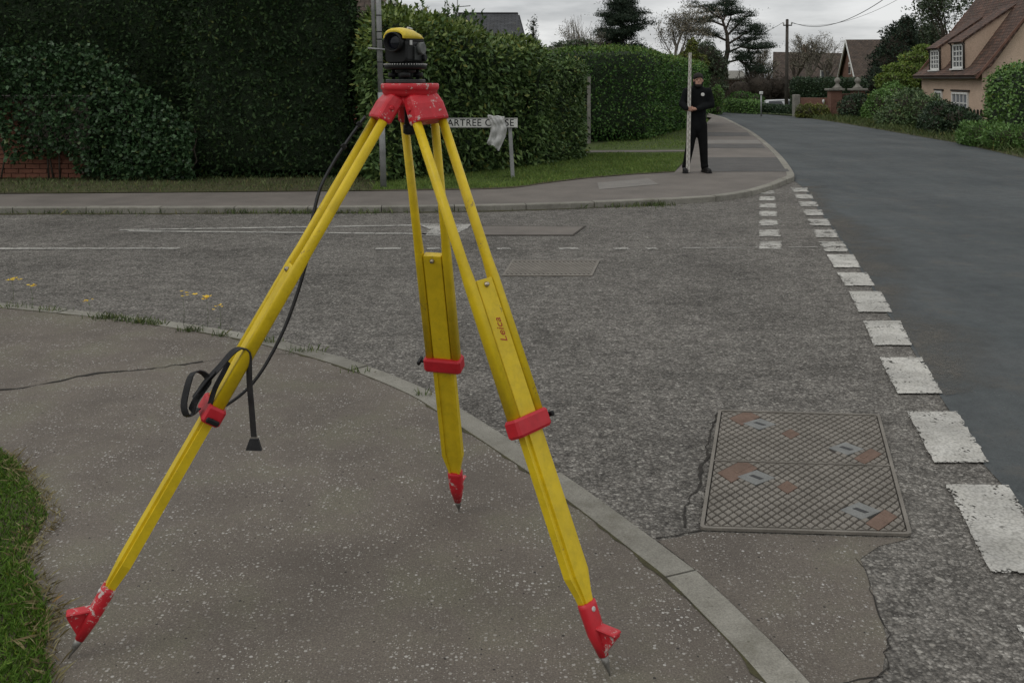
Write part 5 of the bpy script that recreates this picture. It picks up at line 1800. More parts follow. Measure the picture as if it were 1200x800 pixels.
SPEC = {  # pixel rows of plank top, clamp, shoe top
    'left': (312, 480, 686), 'right': (328, 496, 705), 'back': (298, 425, 552)}
LEGS = {}
for nm, foot in FEET.items():
    hd = Vector((math.cos(HDIR[nm]), math.sin(HDIR[nm]), 0))
    hinge = HC + hd * .068 + Vector((0, 0, -.060))
    ax = (foot - hinge).normalized()
    L = (foot - hinge).length
    tg = Vector((-hd.y, hd.x, 0)); tg = (tg - ax * tg.dot(ax)).normalized()
    nr = ax.cross(tg).normalized()
    if nr.dot(hd) < 0: nr = -nr
    sp, sk, ssz = (at_v(hinge, foot, v) * L for v in SPEC[nm])
    LEGS[nm] = (hinge, ax, tg, nr, L, sp, sk, ssz)
    P = lambda s, a=0.0, b=0.0: hinge + ax * s + tg * a + nr * b
    leg = empty('leg', hinge - tripod.location)
    leg.parent = tripod
    leg.location = hinge - tripod.location
    # hinge bracket: a flared red sleeve over the two rods
    mb = MB()
    rings = []
    for s, w, t, o in ((-.030, .050, .020, -.010), (-.018, .060, .026, -.004), (.012, .0655, .029, .0), (.060, .0685, .028, .0), (.066, .0665, .025, .0)):
        rings.append(oval(P(s, 0, o), tg, nr, w, t, 20, 5))
    mb.loft(rings)
    mb.build('hinge_bracket', MT['red'], leg)
    for sg in (-1, 1):
        MB().lathe(P(.02, sg * .066, 0), [(.008, -.004), (.008, .002), (.005, .004), (.005, .005)], 10, tg * sg).build('hinge_bolt', MT['redband'], leg)
    # two round rods that become the rails of the upper leg
    wt, wb = .0535, .0485
    for sg in (-1, 1):
        st = [(.05, wt, .0130, .0145), (sp - .06, wt * .4 + wb * .6, .0138, .0160), (sp, wb + .001, .0145, .0180), (sk, wb, .0145, .0190)]
        MB().loft([oval(P(s, sg * w), tg, nr, rx, ry, 14, 2.5 if q < 2 else 3.6) for q, (s, w, rx, ry) in enumerate(st)], True).build('rod', MT['yellow'], leg)
    # flat filler board between the rails
    MB().box(P((sp + sk) / 2, 0, 0), .0655, .0285, sk - sp, tg, nr, ax, bev=.002).build('board', MT['yellow'], leg)
    MB().lathe(P(sp + .018, 0, .0145 if nm != 'back' else -.0145), [(.0085, 0), (.0085, .003), (.006, .005), (.006, .009), (.003, .010)], 10, nr * (1 if nm != 'back' else -1)).build('board_screw', MT['brass'], leg)
    # clamp band
    w, t, hh = .069, .0290, .026
    outer = [(w, t), (-w, t), (-w, -t), (w, -t)]
    MB().box(P(sk, 0, 0), w * 2, t * 2, hh * 2, tg, nr, ax, bev=.007).build('clamp', MT['redband'], leg)
    sg = {'left': 1, 'right': 1, 'back': 1}[nm]
    knob = MB()
    kp = P(sk, sg * w, 0) if nm != 'left' else P(sk + .01, sg * w * .9, .0)
    knob.tube([kp, kp + tg * sg * .018], .006, 8)
    knob.box(kp + tg * sg * .022, .012, .040, .014, tg, nr, ax, bev=.003)
    knob.build('clamp_screw', MT['black'], leg)
    # lower leg, a grooved bar that tapers into the shoe
    lw, lt = .0385, .0170
    groove = [(lw, -lt), (lw, lt * .55), (lw * .62, lt * .55), (lw * .62, lt), (-lw * .62, lt), (-lw * .62, lt * .55), (-lw, lt * .55), (-lw, -lt), (-lw * .62, -lt), (-lw * .62, -lt * .7), (lw * .62, -lt * .7), (lw * .62, -lt)]
    rings = []
    for s, k in ((sk + hh - .004, 1.0), (ssz - .075, 1.0), (ssz - .02, .62), (ssz + .01, .5)):
        rings.append([P(s, a * k, b * min(1, k + .25)) for a, b in groove])
    MB().loft(rings).build('lower_bar', MT['yellow'], leg)
    # steel shoe with its foot step
    mb = MB()
    rings = []
    tip_s = L
    ls = tip_s - ssz
    for f_, rx, ry in ((0.0, .027, .019), (.06, .0275, .020), (.42, .0255, .0195), (.74, .0125, .0125)):
        rings.append(oval(P(ssz + ls * f_), tg, nr, rx, ry, 12, 3.0))
    mb.loft(rings, True)
    shoe = mb.build('shoe', MT['red'], leg)
    tipm = MB(); tipm.lathe(P(ssz + ls * .73), [(.0124, 0), (.0100, ls * .10), (.0045, ls * .20), (.0010, ls * .28)], 12, ax); tipm.build('point', MT['steel'], shoe)
    outd = Vector((foot.x - HC.x, foot.y - HC.y, 0)).normalized()
    o3 = (outd - ax * outd.dot(ax)).normalized()
    c0 = P(ssz + ls * .36)
    hz = outd
    a0 = c0 + o3 * .012
    stp = MB()
    wv = tg * .009
    q = [a0 + hz * .0, a0 + hz * .062 + Vector((0, 0, .006)), a0 + hz * .064 + Vector((0, 0, -.004)), a0 + ax * (ls * .36) - o3 * .006]
    rings = [[p - wv * (1 if i in (1, 2, 0) else .35) for i, p in enumerate(q)], [p + wv * (1 if i in (1, 2, 0) else .35) for i, p in enumerate(q)]]
    stp.loft(rings)
    stp.box(a0 + hz * .032 + Vector((0, 0, .004)), .066, .036, .007, hz, Vector((-hz.y, hz.x, 0)), (0, 0, 1), bev=.003)
    stp.build('foot_step', MT['red_worn'], shoe)
    MB().lathe(P(ssz + ls * .10, 0, .018), [(.007, 0), (.007, .003), (.004, .005)], 10, nr).build('rivet', MT['palegrey'], shoe)

# red script mark on the right leg's board
hinge, ax, tg, nr, L, sp, sk, ssz = LEGS['right']
fc_ = bpy.data.curves.new('mark', 'FONT')
fc_.body = 'Leica'; fc_.size = .036; fc_.shear = .35; fc_.align_x = 'CENTER'; fc_.align_y = 'CENTER'; fc_.extrude = .0004
to = bpy.data.objects.new('tmp_mark', fc_); COL.objects.link(to)
dg = bpy.context.evaluated_depsgraph_get()
me = bpy.data.meshes.new_from_object(to.evaluated_get(dg))
bpy.data.objects.remove(to)
s_mark = at_v(hinge, hinge + ax * L, 388) * L
mp = hinge + ax * s_mark + nr * .0148
yx = -tg if True else tg
X_ = -ax; Y_ = nr.cross(X_)
mw = Matrix(((X_.x, Y_.x, nr.x, mp.x), (X_.y, Y_.y, nr.y, mp.y), (X_.z, Y_.z, nr.z, mp.z), (0, 0, 0, 1)))
me.transform(mw)
leg_r = [c for c in tripod.children if (wloc(c) - hinge).length < .01][0]
me.transform(Matrix.Translation(-wloc(leg_r)))
me.materials.clear()
link('brand_mark', me, MT['logo'], leg_r)

# black carrying straps bundled round the left leg
hinge, ax, tg, nr, L, sp, sk, ssz = LEGS['left']
legd = lambda v: (hinge + ax * (at_v(hinge, hinge + ax * L, v) * L)).y
def strap(px, width, dofs, wdir, name='strap'):
    pts = []
    for i, (u, v) in enumerate(px):
        o = dofs[i] if hasattr(dofs, '__len__') else dofs
        pts.append(PT(u, v, legd(max(150, min(700, v))) + o))
    pts = resample(ss(pts), .012)
    mb = MB(); mb.ribbon(pts, width, wdir, .003)
    return mb.build(name, MT['strap'], tripod)
strap([(233, 478), (221, 488), (215.5, 476), (219, 455), (224, 440), (230, 435.5), (238, 437), (245, 446), (238, 458), (229, 470), (224, 482)], .030, [-.03, -.05, -.06, -.065, -.065, -.06, -.055, -.05, -.06, -.06, -.05], Vector((.75, -.55, .3)))
strap([(228, 470), (236, 455), (247, 441), (259, 428), (271, 414), (280, 408.5), (287, 409), (291.5, 416), (292, 432), (292.5, 450), (295, 480), (297.5, 512)], .024, [-.05, -.055, -.06, -.06, -.06, -.06, -.055, -.05, -.045, -.04, -.035, -.03], Vector((.8, -.6, 0)))
strap([(246, 474), (252, 455), (262, 436), (268, 424)], .020, -.048, Vector((.8, -.5, .2)))
strap([(226, 466), (240, 448), (252, 436)], .030, -.07, Vector((.6, -.5, .5)))
e_ = PT(298, 521, legd(500) - .03)
MB().hexa([e_ + Vector((-.024, -.006, -.014)), e_ + Vector((.022, -.006, -.016)), e_ + Vector((.022, .006, -.016)), e_ + Vector((-.024, .006, -.014))],
          [e_ + Vector((-.013, -.005, .018)), e_ + Vector((.012, -.005, .018)), e_ + Vector((.012, .005, .018)), e_ + Vector((-.013, .005, .018))]).build('strap_end', MT['strap'], tripod)
pts = [PT(u, v, legd(max(150, v)) + o) for u, v, o in ((250, 482, .0), (266, 474, .05), (284, 461, .07), (300, 444, .08), (316, 419, .09), (334, 383, .09), (348, 345, .09), (356, 318, .08), (361.5, 296, .07), (362, 278, .06), (368, 248, .06), (376, 219, .05), (390, 192, .045), (404, 170, .04), (418, 150, .035), (428, 137, .03))]
pts = resample(ss(pts), .02)
MB().ribbon(pts, .020, Vector((.5, -.8, .2)), .005).build('strap', MT['strap'], tripod)
for u, v in ((403, 172), (421, 146)):
    q = PT(u, v, legd(max(150, v)) + .03)
    MB().box(q, .014, .010, .02, Vector((.75, 0, .65)), (0, 1, 0), Vector((-.65, 0, .75)), bev=.003).build('strap_buckle', MT['black'], tripod)

# ================================================================== optical level on the tripod
MT['lens'] = M('coated_lens', (.006, .007, .012), .15, 0, .35).m
lv_o = HC + Vector((-.015, 0, 0))
level = empty('optical_level', lv_o, 'black optical level with a yellow top cover on the tripod head', 'survey instrument')
th = R(25)
fx = Vector((-math.sin(th), -math.cos(th), 0))         # telescope axis, towards the objective
sx = Vector((math.cos(th), -math.sin(th), 0))          # to its right side
up = Vector((0, 0, 1))
Q = lambda a, b, c: lv_o + fx * a + sx * b + up * c
mb = MB()
tri = []
for k in range(36):
    a = 2 * math.pi * k / 36
    r = .060 + .009 * max(0, math.cos(3 * (a - .6)))
    tri.append((math.cos(a) * r, math.sin(a) * r))
mb.loft([[lv_o + Vector((x * f, y * f, z)) for x, y in tri] for z, f in ((.001, .97), (.003, 1), (.011, 1), (.013, .97))])
mb.build('foot_plate', MT['charcoal'], level)
for k in range(3):
    a = .6 + k * 2.094
    c = lv_o + Vector((math.cos(a) * .045, math.sin(a) * .045, .013))
    m2 = MB(); m2.tube([c, c + up * .034], .006, 10); m2.lathe(c + up * .006, [(.015, 0), (.017, .002), (.017, .014), (.015, .016)], 18); m2.build('levelling_screw', MT['black'], level)
MB().lathe(lv_o + up * .013, [(.022, 0), (.022, .018), (.034, .022), (.034, .034)], 24).build('centre_boss', MT['charcoal'], level)
mb = MB(); mb.lathe(lv_o + up * .045, [(.060, 0), (.068, .003), (.068, .016), (.064, .019)], 48); ring_o = mb.build('base_ring', MT['black'], level)
mb = MB()
for k in range(48):
    a = 2 * math.pi * k / 48
    c = lv_o + Vector((math.cos(a) * .0685, math.sin(a) * .0685, .058))
    mb.box(c + up * .003, .003, .0022, .004, Vector((math.cos(a), math.sin(a), 0)), Vector((-math.sin(a), math.cos(a), 0)))
tag(mb.build('graduation_marks', MT['palegrey'], ring_o), kind='stuff')
# body: rounded lower casing, wider at the front
def section(a, w, z0, z1, r, off=0):
    pts = []
    for (cx, cz, a0) in ((w - r, z0 + r, -90), (w - r, z1 - r, 0), (-w + r, z1 - r, 90), (-w + r, z0 + r, 180)):
        for k in range(4):
            an = R(a0 + k * 30)
            pts.append(Q(a, cx + r * math.cos(an) + off, cz + r * math.sin(an)))
    return pts
MB().loft([section(-.066, .030, .068, .125, .010), section(-.060, .036, .064, .132, .012), (section(.0, .041, .064, .136, .012)), section(.050, .041, .064, .140, .014), section(.060, .037, .068, .138, .014)]).build('body', MT['black'], level)
# side panel, paler, on the right of the casing
MB().loft([section(-.060, .004, .072, .118, .004, .037), section(.018, .004, .072, .118, .004, .0415)]).build('side_panel', MT['charcoal'], level)
# telescope: objective in front, eyepiece behind
ob = MB(); ob.lathe(Q(.045, 0, .130), [(.030, 0), (.031, .010), (.032, .022), (.032, .036), (.029, .038), (.0275, .036), (.0265, .022)], 32, fx); ob_o = ob.build('objective', MT['black'], level)
MB().lathe(Q(.045, 0, .130), [(.026, .020), (.020, .023), (.010, .0245), (.002, .025)], 28, fx).build('lens', MT['lens'], ob_o)
MB().lathe(Q(-.062, 0, .132), [(.017, 0), (.018, .006), (.018, .020), (.014, .024), (.014, .036), (.010, .038)], 20, -fx).build('eyepiece', MT['black'], level)
# yellow cover arching over the telescope
rings = []
for a, zt, hw, zl in ((.072, .168, .038, .142), (.066, .175, .040, .141), (.030, .178, .041, .142), (-.010, .175, .040, .143), (-.045, .164, .037, .144), (-.062, .154, .032, .144)):
    outer = [Q(a, hw * math.cos(R(x)), zl + (zt - zl) * max(0, math.sin(R(x))) ** .75) for x in range(0, 181, 18)]
    innr = [Q(a, (hw - .004) * math.cos(R(x)), zl + (zt - zl - .005) * max(0, math.sin(R(x))) ** .75) for x in range(180, -1, -18)]
    rings.append(outer + innr)
mb = MB(); mb.loft(rings, True); mb.build('top_cover', MT['yellow_case'], level)
MB().loft([section(-.060, .033, .128, .150, .008), section(.055, .037, .130, .152, .008)]).build('upper_body', MT['black'], level)
MB().tube([Q(.012, .016, .177), Q(-.012, .016, .174)], .004, 8).build('sight', MT['palegrey'], level)
# focus knob, drive screw, label
MB().lathe(Q(-.018, .040, .112), [(.019, 0), (.020, .002), (.020, .014), (.017, .017)], 24, sx).build('focus_knob', MT['greymetal'], level)
MB().lathe(Q(-.040, .036, .082), [(.010, 0), (.011, .002), (.011, .016), (.009, .018)], 16, sx).build('drive_screw', MT['black'], level)
MB().box(Q(.036, .0425, .129), .014, .002, .015, fx, sx).build('label_plate', MT['palegrey'], level)
MB().loft([section(-.074, .014, .100, .124, .006, .018), section(-.058, .016, .098, .128, .006, .018)]).build('prism_housing', MT['greymetal'], level)


# ================================================================== grey service pole behind the tripod
pb = G(449.5, 221, ZF)
ptop = PT(441, -75, pb.y)
pole = empty('service_pole', pb, 'slim grey metal pole with cable ties behind the tripod', 'pole')
MB().tube([pb, pb.lerp(ptop, .38)], .045, 12).build('lower_shaft', MT['galv'], pole)
MB().tube([pb.lerp(ptop, .37), ptop], .040, 12).build('upper_shaft', MT['galv'], pole)
o_ = Vector((-.075, -.01, 0))
MB().tube([pb.lerp(ptop, .56) + o_, ptop + o_], .028, 10).build('conduit', MT['galv'], pole)
for f_ in (.50, .59, .62, .685, .76):
    c = pb.lerp(ptop, f_)
    MB().lathe(c, [(.041, -.008), (.044, -.006), (.044, .006), (.041, .008)], 14).build('cable_tie', MT['black'], pole)
br = pb.lerp(ptop, .635) + Vector((-.07, -.05, -.30))
MB().tube([br + Vector((-.08, 0, .01)), br + Vector((.16, 0, -.01))], .014, 6).build('bracket', MT['galv'], pole)

# ================================================================== street name sign
SD = G(601, 209, ZF).y
sign = empty('street_sign', G(556, 212, ZF), 'white street name sign on two grey posts before the laurel hedge', 'sign')
tl, br_ = PT(504.5, 138.5, SD), PT(606.5, 150, SD)
cx, cz = (tl.x + br_.x) / 2, (tl.z + br_.z) / 2
w_, h_ = br_.x - tl.x, tl.z - br_.z
MB().box((cx, SD, cz), w_, .02, h_, bev=.004).build('plate', MT['signwhite'], sign)
for u0, v0, u1, v1 in ((597, 141, 601, 210), (513, 141, 515, 214)):
    a, b = PT(u0, v0, SD + .04), PT(u1, v1, SD + .04); b.z = ZF - .02
    MB().box((a + b) / 2, .062, .045, (a - b).length, (1, 0, 0), (0, 1, 0), (a - b).normalized(), bev=.006).build('post', MT['galv'], sign)


def lettering(text, size, c, width, mat, parent, name='lettering'):
    cu = bpy.data.curves.new(name, 'FONT')
    cu.body = text; cu.size = size; cu.align_x = 'CENTER'; cu.align_y = 'CENTER'; cu.extrude = .0006; cu.space_character = 1.08; cu.offset = .0012
    o = bpy.data.objects.new('tmp_text', cu); COL.objects.link(o)
    me = bpy.data.meshes.new_from_object(o.evaluated_get(bpy.context.evaluated_depsgraph_get()))
    bpy.data.objects.remove(o)
    xs = [v.co.x for v in me.vertices]
    k = width / (max(xs) - min(xs)); mid = (max(xs) + min(xs)) / 2
    off = wloc(parent)
    for v in me.vertices:
        x, y, z = v.co
        v.co = Vector((c[0] + (x - mid) * k, c[1] - z - .0006, c[2] + y)) - off
    me.materials.clear()
    return link(name, me, mat, parent)


lettering('PEARTREE CLOSE', h_ * .98, (cx + w_ * .02, SD - .0105, cz), w_ * .875, MT['signblack'], sign)
fr = MB()
for (x, z, sx_, sz_) in ((cx, cz + h_ / 2 - .008, w_ - .02, .006), (cx, cz - h_ / 2 + .008, w_ - .02, .006)):
    fr.box((x, SD - .0105, z), sx_, .002, sz_)
fr.build('border', MT['signblack'], sign)

# pale crumpled cloth hung over the sign
def cloth():
    d = SD - .035
    top, n, m = PT(578, 135, d), 16, 22
    rows = []
    V = []
    left = [(571.5, 137), (574.5, 142), (575.5, 148), (574.5, 156), (572.5, 163), (570.5, 167.5)]
    right = [(591, 138.5), (592.5, 145), (594, 151), (592.5, 160), (588.5, 169), (585, 176)]
    for j in range(m):
        t = j / (m - 1) * 5
        k = min(4, int(t)); f = t - k
        lu = left[k][0] * (1 - f) + left[k + 1][0] * f; lv = left[k][1] * (1 - f) + left[k + 1][1] * f
        ru = right[k][0] * (1 - f) + right[k + 1][0] * f; rv = right[k][1] * (1 - f) + right[k + 1][1] * f
        for i in range(n):
            s = i / (n - 1)
            p = PT(lu * (1 - s) + ru * s, lv * (1 - s) + rv * s + (1.6 * math.sin(s * 9) if j == m - 1 else 0), d)
            p.y += .022 * math.sin(s * 11 + j * .25) + .012 * math.sin(s * 23 - j * .5) + .010 * math.sin(j * .9 + s * 4) - .03 * math.sin(s * math.pi)
            V.append(p)
    Fc = [(j * n + i, j * n + i + 1, (j + 1) * n + i + 1, (j + 1) * n + i) for j in range(m - 1) for i in range(n - 1)]
    # fold over the top edge to the back
    base = len(V)
    for j in range(6):
        for i in range(n):
            s = i / (n - 1)
            p = V[i].copy()
            a = math.pi * min(1, j / 3)
            p.y = V[i].y + .045 * (1 - math.cos(a)) * .8
            p.z = V[i].z + .03 * math.sin(a) - (.05 * (j - 3) if j > 3 else 0) + .006 * math.sin(s * 13)
            V.append(p)
    for j in range(5):
        for i in range(n - 1):
            Fc.append((base + j * n + i, base + j * n + i + 1, base + (j + 1) * n + i + 1, base + (j + 1) * n + i))
    mb = MB(); mb.add(V, Fc, True)
    o = thing_mesh(mb, 'cloth', MT['cloth'], PT(583, 158, d), 'pale crumpled cloth hanging over the street name sign', 'cloth')
    md = o.modifiers.new('thick', 'SOLIDIFY'); md.thickness = .004
cloth()

# ================================================================== levelling staff
sb_ = G(806, 203, ZF)
st_top = PT(808.8, 62, sb_.y - .02)
staff = empty('levelling_staff', sb_, 'tall white graduated levelling staff held upright by the person', 'staff')
axs = (st_top - sb_).normalized()
Ls = (st_top - sb_).length
for a, b, w in ((0, .52, .062), (.52, .80, .054), (.80, 1.0, .047)):
    MB().box(sb_ + axs * (Ls * (a + b) / 2), w, .030 - (.062 - w) * .4, Ls * (b - a), (1, 0, 0), (0, 1, 0), axs, bev=.004).build('section', MT['staff'], staff)
mk = MB()
for k in range(int(Ls / .05)):
    z = .02 + k * .05
    f_ = z / Ls
    w = .062 if f_ < .52 else (.054 if f_ < .8 else .047)
    yy = -(.030 - (.062 - w) * .4) / 2 - .001
    sg = -1 if k % 2 else 1
    for q in range(3):
        mk.box(sb_ + axs * (z + q * .017) + Vector((sg * w * .2, yy, 0)), w * .42, .0015, .009, (1, 0, 0), (0, 1, 0), axs)
    mk.box(sb_ + axs * (z + .017) + Vector((sg * w * .03, yy, 0)), .008, .0015, .042, (1, 0, 0), (0, 1, 0), axs)
tag(mk.build('graduations', mat_noisy('staff_grey_print', (.28, .255, .235), (.36, .32, .29), 30, .6, 200, 0), staff), kind='stuff')
MB().box(sb_ + Vector((0, 0, .008)), .066, .036, .016, (1, 0, 0), (0, 1, 0), axs).build('foot_cap', MT['steel'], staff)

# ================================================================== person holding the staff
PD = sb_.y + .12
U = PD / F                                          # metres per photograph pixel at that distance
def J(u, v, dy=0.0):
    return Vector(((u - 600) * U, PD + dy, ZF + (203 - v) * (H - ZF) / (203 - HOR) if False else H - (v - HOR) * U))
gz = ZF - J(815, 203).z                             # lift so that the soles rest on the pavement
def K(u, v, dy=0.0):
    return J(u, v, dy) + Vector((0, 0, gz))
person = empty('person', Vector((K(815, 203).x, PD, ZF)), 'person in black jacket and trousers with dark cap holding the white staff', 'person')


def capsule(mb, a, b, ra, rb, n=14, flat=None):
    a, b = Vector(a), Vector(b)
    t = (b - a).normalized()
    pts, rad = [], []
    for k in range(5):
        an = math.pi / 2 * (1 - k / 4)
        pts.append(a - t * ra * math.sin(an)); rad.append(max(.002, ra * math.cos(an)))
    for k in range(1, 4):
        pts.append(a.lerp(b, k / 4)); rad.append(ra + (rb - ra) * k / 4)
    for k in range(5):
        an = math.pi / 2 * k / 4
        pts.append(b + t * rb * math.sin(an)); rad.append(max(.002, rb * math.cos(an)))
    mb.tube(pts, rad, n, True, flat)


def blob(mb, c, rx, ry, rz, n=16):
    bm = bmesh.new(); bmesh.ops.create_uvsphere(bm, u_segments=n, v_segments=n // 2 + 2, radius=1)
    mb.add([Vector(c) + Vector((v.co.x * rx, v.co.y * ry, v.co.z * rz)) for v in bm.verts], [tuple(v.index for v in f.verts) for f in bm.faces], True)
    bm.free()


def fuse(o, vox, it=4):
    md = o.modifiers.new('fuse', 'REMESH'); md.mode = 'VOXEL'; md.voxel_size = vox; md.use_smooth_shade = True
    if it:
        s = o.modifiers.new('smooth', 'SMOOTH'); s.iterations = it; s.factor = .5
    return o


sh_l, sh_r = K(805, 108.5), K(829.5, 108.5)
el_l, el_r = K(799.5, 122.5, -.03), K(833, 123.5, -.03)
wr_l, wr_r = K(801.8, 128, -.20), K(814.2, 128.3, -.20)
hd = K(817.6, 94.6, -.05)
hip_l, hip_r = K(811.5, 147), K(822, 147)
kn_l, kn_r = K(808, 173, -.02), K(824, 173, -.02)
an_l, an_r = K(803.8, 197.5, .02), K(825.8, 197.5, .02)
YF = (Vector((0, 1, 0)), .66)
body = MB()
# trunk, neck, head
capsule(body, K(816.6, 146), K(816.8, 128), .135, .130, 16, YF)
capsule(body, K(816.8, 128), K(817.2, 111), .130, .155, 16, YF)
capsule(body, sh_l + Vector((.04, 0, 0)), sh_r - Vector((.04, 0, 0)), .066, .066)
capsule(body, K(817.3, 106.5, .0), K(817.6, 99, -.03), .054, .052)
blob(body, hd, .077, .098, .112, 20)
blob(body, hd + Vector((-.012, -.062, -.058)), .050, .045, .052)
capsule(body, hd + Vector((-.014, -.098, .006)), hd + Vector((-.016, -.116, -.022)), .010, .014, 8)
for sg in (-1, 1):
    blob(body, hd + Vector((sg * .077, .005, -.008)), .012, .022, .030, 8)
# arms
for a, b, c in ((sh_l, el_l, wr_l), (sh_r, el_r, wr_r)):
    capsule(body, a, b, .053, .042); capsule(body, b, c, .043, .028)
# legs and feet
for a, b, c, sg in ((hip_l, kn_l, an_l, -1), (hip_r, kn_r, an_r, 1)):
    capsule(body, a, b, .083, .055); capsule(body, b, c, .055, .037)
    capsule(body, Vector((c.x, c.y + .02, ZF + .045)), Vector((c.x + sg * .035, c.y - .17, ZF + .038)), .038, .034)
# hands closed round the staff: palm, four fingers, thumb
stx = lambda z: sb_.lerp(st_top, (z - sb_.z) / (st_top.z - sb_.z))
for wr, sg in ((wr_l, -1), (wr_r, 1)):
    sc_ = stx(wr.z)
    palm = Vector((sc_.x + sg * .052, sc_.y + .012, wr.z))
    capsule(body, wr, palm, .027, .030, 10)
    blob(body, palm, .034, .034, .046, 10)
    for k in range(4):
        z = palm.z + .030 - k * .019
        ln = (.030, .036, .034, .026)[k]
        p0 = Vector((palm.x - sg * .006, sc_.y - .014, z))
        p1 = Vector((sc_.x + sg * .020, sc_.y - .031, z - .001))
        p2 = Vector((sc_.x + sg * (.020 - ln), sc_.y - .030, z - .003))
        capsule(body, p0, p1, .0095, .009, 7); capsule(body, p1, p2, .009, .0075, 7)
    t0 = palm + Vector((0, .01, .022)); t1 = Vector((sc_.x + sg * .034, sc_.y + .026, palm.z + .040)); t2 = Vector((sc_.x + sg * .004, sc_.y + .030, palm.z + .050))
    capsule(body, t0, t1, .012, .010, 7); capsule(body, t1, t2, .010, .008, 7)
fuse(body.build('body', MT['skin'], person), .008, 3)
# jacket
jk = MB()
capsule(jk, K(816.6, 148), K(816.8, 128), .155, .152, 18, (Vector((0, 1, 0)), .72))
capsule(jk, K(816.8, 128), K(817.2, 112), .152, .172, 18, (Vector((0, 1, 0)), .70))
capsule(jk, sh_l + Vector((.03, 0, -.01)), sh_r - Vector((.03, 0, .01)), .080, .080)
capsule(jk, K(817.3, 106.5), K(817.4, 103.2, -.012), .080, .068)
for a, b, c in ((sh_l, el_l, wr_l), (sh_r, el_r, wr_r)):
    capsule(jk, a, b, .073, .064); capsule(jk, b, b.lerp(c, .95), .064, .044)
for u, v, r in ((810, 150, .075), (823, 150, .075), (816.5, 150, .09)):
    blob(jk, K(u, v), r, .085, .05)
jo = fuse(jk.build('jacket', MT['jacket'], person), .014, 4)
# trousers
tr_ = MB()
capsule(tr_, K(816.6, 150), K(816.6, 142), .125, .125, 16, (Vector((0, 1, 0)), .74))
for a, b, c in ((hip_l, kn_l, an_l), (hip_r, kn_r, an_r)):
    capsule(tr_, a, b, .098, .074); capsule(tr_, b, c.lerp(b, .02), .074, .060)
    blob(tr_, c + Vector((0, -.01, .03)), .068, .075, .05)
fuse(tr_.build('trousers', MT['trousers'], person), .014, 3)
for c, sg in ((an_l, -1), (an_r, 1)):
    s_ = MB()
    capsule(s_, Vector((c.x, c.y + .03, ZF + .05)), Vector((c.x + sg * .04, c.y - .18, ZF + .045)), .048, .045, 12)
    capsule(s_, Vector((c.x, c.y + .03, ZF + .05)), Vector((c.x, c.y + .02, ZF + .10)), .048, .046, 12)
    s_.box(Vector((c.x + sg * .018, c.y - .07, ZF + .012)), .10, .31, .022, Vector((1, sg * .18, 0)), Vector((-sg * .18, 1, 0)), bev=.008)
    fuse(s_.build('shoe', MT['shoe'], person), .010, 2)
# cap, hair, beard, eyes
cp = MB(); blob(cp, hd + Vector((0, .012, .030)), .086, .104, .094, 20)
cp_o = fuse(cp.build('cap', MT['hair'], person), .010, 2)
cp2 = MB(); cp2.box(hd + Vector((-.010, -.098, .052)), .13, .055, .014, bev=.006); cp2.build('cap_peak', MT['hair'], person)
hr = MB()
for sg in (-1, 1):
    blob(hr, hd + Vector((sg * .066, .035, -.03)), .020, .045, .06, 10)
blob(hr, hd + Vector((0, .055, -.035)), .066, .05, .07, 12)
hr.build('hair', MT['hair'], person)
bd = MB(); blob(bd, hd + Vector((-.012, -.070, -.092)), .052, .042, .038, 14)
for sg in (-1, 1):
    blob(bd, hd + Vector((sg * .060 - .004, -.035, -.062)), .016, .035, .045, 10)
fuse(bd.build('beard', MT['hair'], person), .008, 2)
for sg in (-1, 1):
    e = MB(); blob(e, hd + Vector((sg * .030 - .012, -.090, .008)), .011, .006, .006, 10); e.build('eye', MT['hair'], person)
MB().lathe(K(821.6, 111.6, -.135), [(.030, 0), (.030, .008), (.02, .010)], 16, (0, -1, 0)).build('badge', MT['signwhite'], person)

# ================================================================== poles, post, wires, car in the distance
ub = Vector((*W2(921.5, 47.0), 0)); ut = PT(922.5, 24, 47.0)
up_ = empty('utility_pole', ub, 'dark wooden utility pole by the road bend', 'pole')
MB().tube([ub, ub.lerp(ut, .5), ut], [.095, .085, .07], 12).build('shaft', MT['woodpole'], up_)
MB().lathe(ut, [(.075, 0), (.075, .03), (.02, .06)], 12).build('cap', MT['darkwood'], up_)
MB().box(ut + Vector((0, -.06, -.25)), .42, .06, .06).build('cross_arm', MT['darkwood'], up_)
for s in (-.2, .2):
    MB().lathe(ut + Vector((s, -.06, -.21)), [(.03, 0), (.045, .05), (.03, .10), (.015, .12)], 10).build('insulator', MT['palegrey'], up_)
def wire(a, b, sag, r, label):
    pts = []
    for k in range(25):
        t = k / 24
        p = a.lerp(b, t); p.z -= sag * 4 * t * (1 - t); pts.append(p)
    mb = MB(); mb.tube(pts, r, 5)
    thing_mesh(mb, 'overhead_wire', MT['wire'], a, label, 'wire', 'wires on the utility pole')
wire(ut + Vector((.2, -.06, -.10)), PT(1046, -8, 30), .55, .012, 'sagging overhead wire rising to the right from the pole')
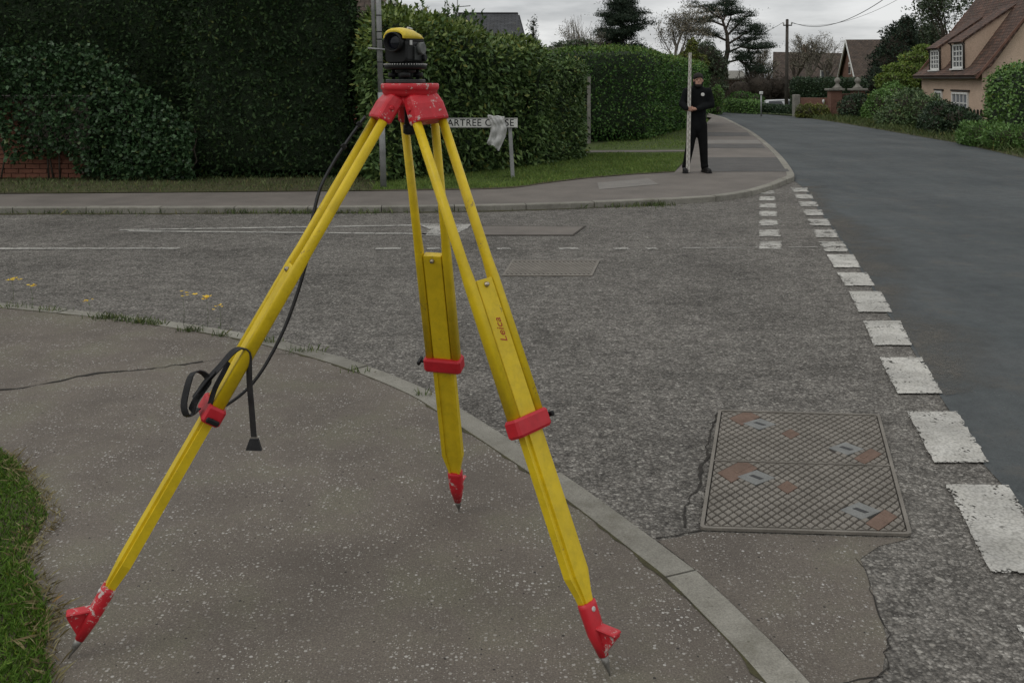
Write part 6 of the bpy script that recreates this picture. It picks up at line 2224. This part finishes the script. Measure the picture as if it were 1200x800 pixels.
wire(ut + Vector((.2, -.02, -.14)), PT(1075, -14, 34), .55, .007, 'fainter overhead wire above the gabled house')
wire(ut + Vector((-.2, -.06, -.10)), PT(800, 70, 85), .5, .010, 'overhead wire running left behind the trees')

wp = G(892, 136.5)
pst = empty('marker_post', wp, 'slim grey post with a white top at the far kerb', 'post')
wt_ = PT(892, 108, wp.y)
MB().tube([wp, wt_ - Vector((0, 0, .1))], .032, 10).build('shaft', MT['galv'], pst)
MB().box(wt_ - Vector((0, 0, .04)), .14, .12, .13, bev=.02).build('head', MT['paintwood'], pst)

# white parked car behind the low dark hedge
cb = Vector((*W2(917, 52), 0))
car = empty('parked_car', cb, 'white car parked behind the low hedge by the pole', 'car')
prof = [(-1.9, .28), (-1.88, .62), (-1.25, .80), (-.70, 1.06), (.55, 1.10), (1.25, .86), (1.85, .78), (1.92, .30)]
def carpt(x, y, z):
    return cb + Vector((x, y, z - .58))
mb = MB()
mb.loft([[carpt(x, -.78 + (.12 if z > .85 else 0), z) for x, z in prof], [carpt(x, .78 - (.12 if z > .85 else 0), z) for x, z in prof]])
mb.build('body', MT['carwhite'], car)
for x0, x1 in ((-1.05, -.15), (-.08, .75)):
    MB().prism([carpt(x0, -.80, .80), carpt(x1, -.80, .80), carpt(x1 - .10, -.70, 1.02), carpt(x0 + .16, -.70, 1.02)], (0, .03, 0)).build('side_window', MT['glass'], car)
for x in (-1.15, 1.2):
    for y in (-.76, .76):
        wh = MB(); wh.lathe(carpt(x, y - .09, .30), [(.16, 0), (.29, .01), (.30, .05), (.30, .13), (.29, .17), (.16, .18)], 20, (0, 1, 0)); wo_ = wh.build('wheel', MT['black'], car)
        MB().lathe(carpt(x, y - .105, .30), [(.02, 0), (.17, .005), (.17, .03)], 16, (0, 1, 0)).build('rim', MT['galv'], wo_)
MB().box(carpt(-1.88, -.5, .60), .06, .3, .12).build('headlight', MT['palegrey'], car)
MB().box(carpt(-1.88, .5, .60), .06, .3, .12).build('headlight', MT['palegrey'], car)
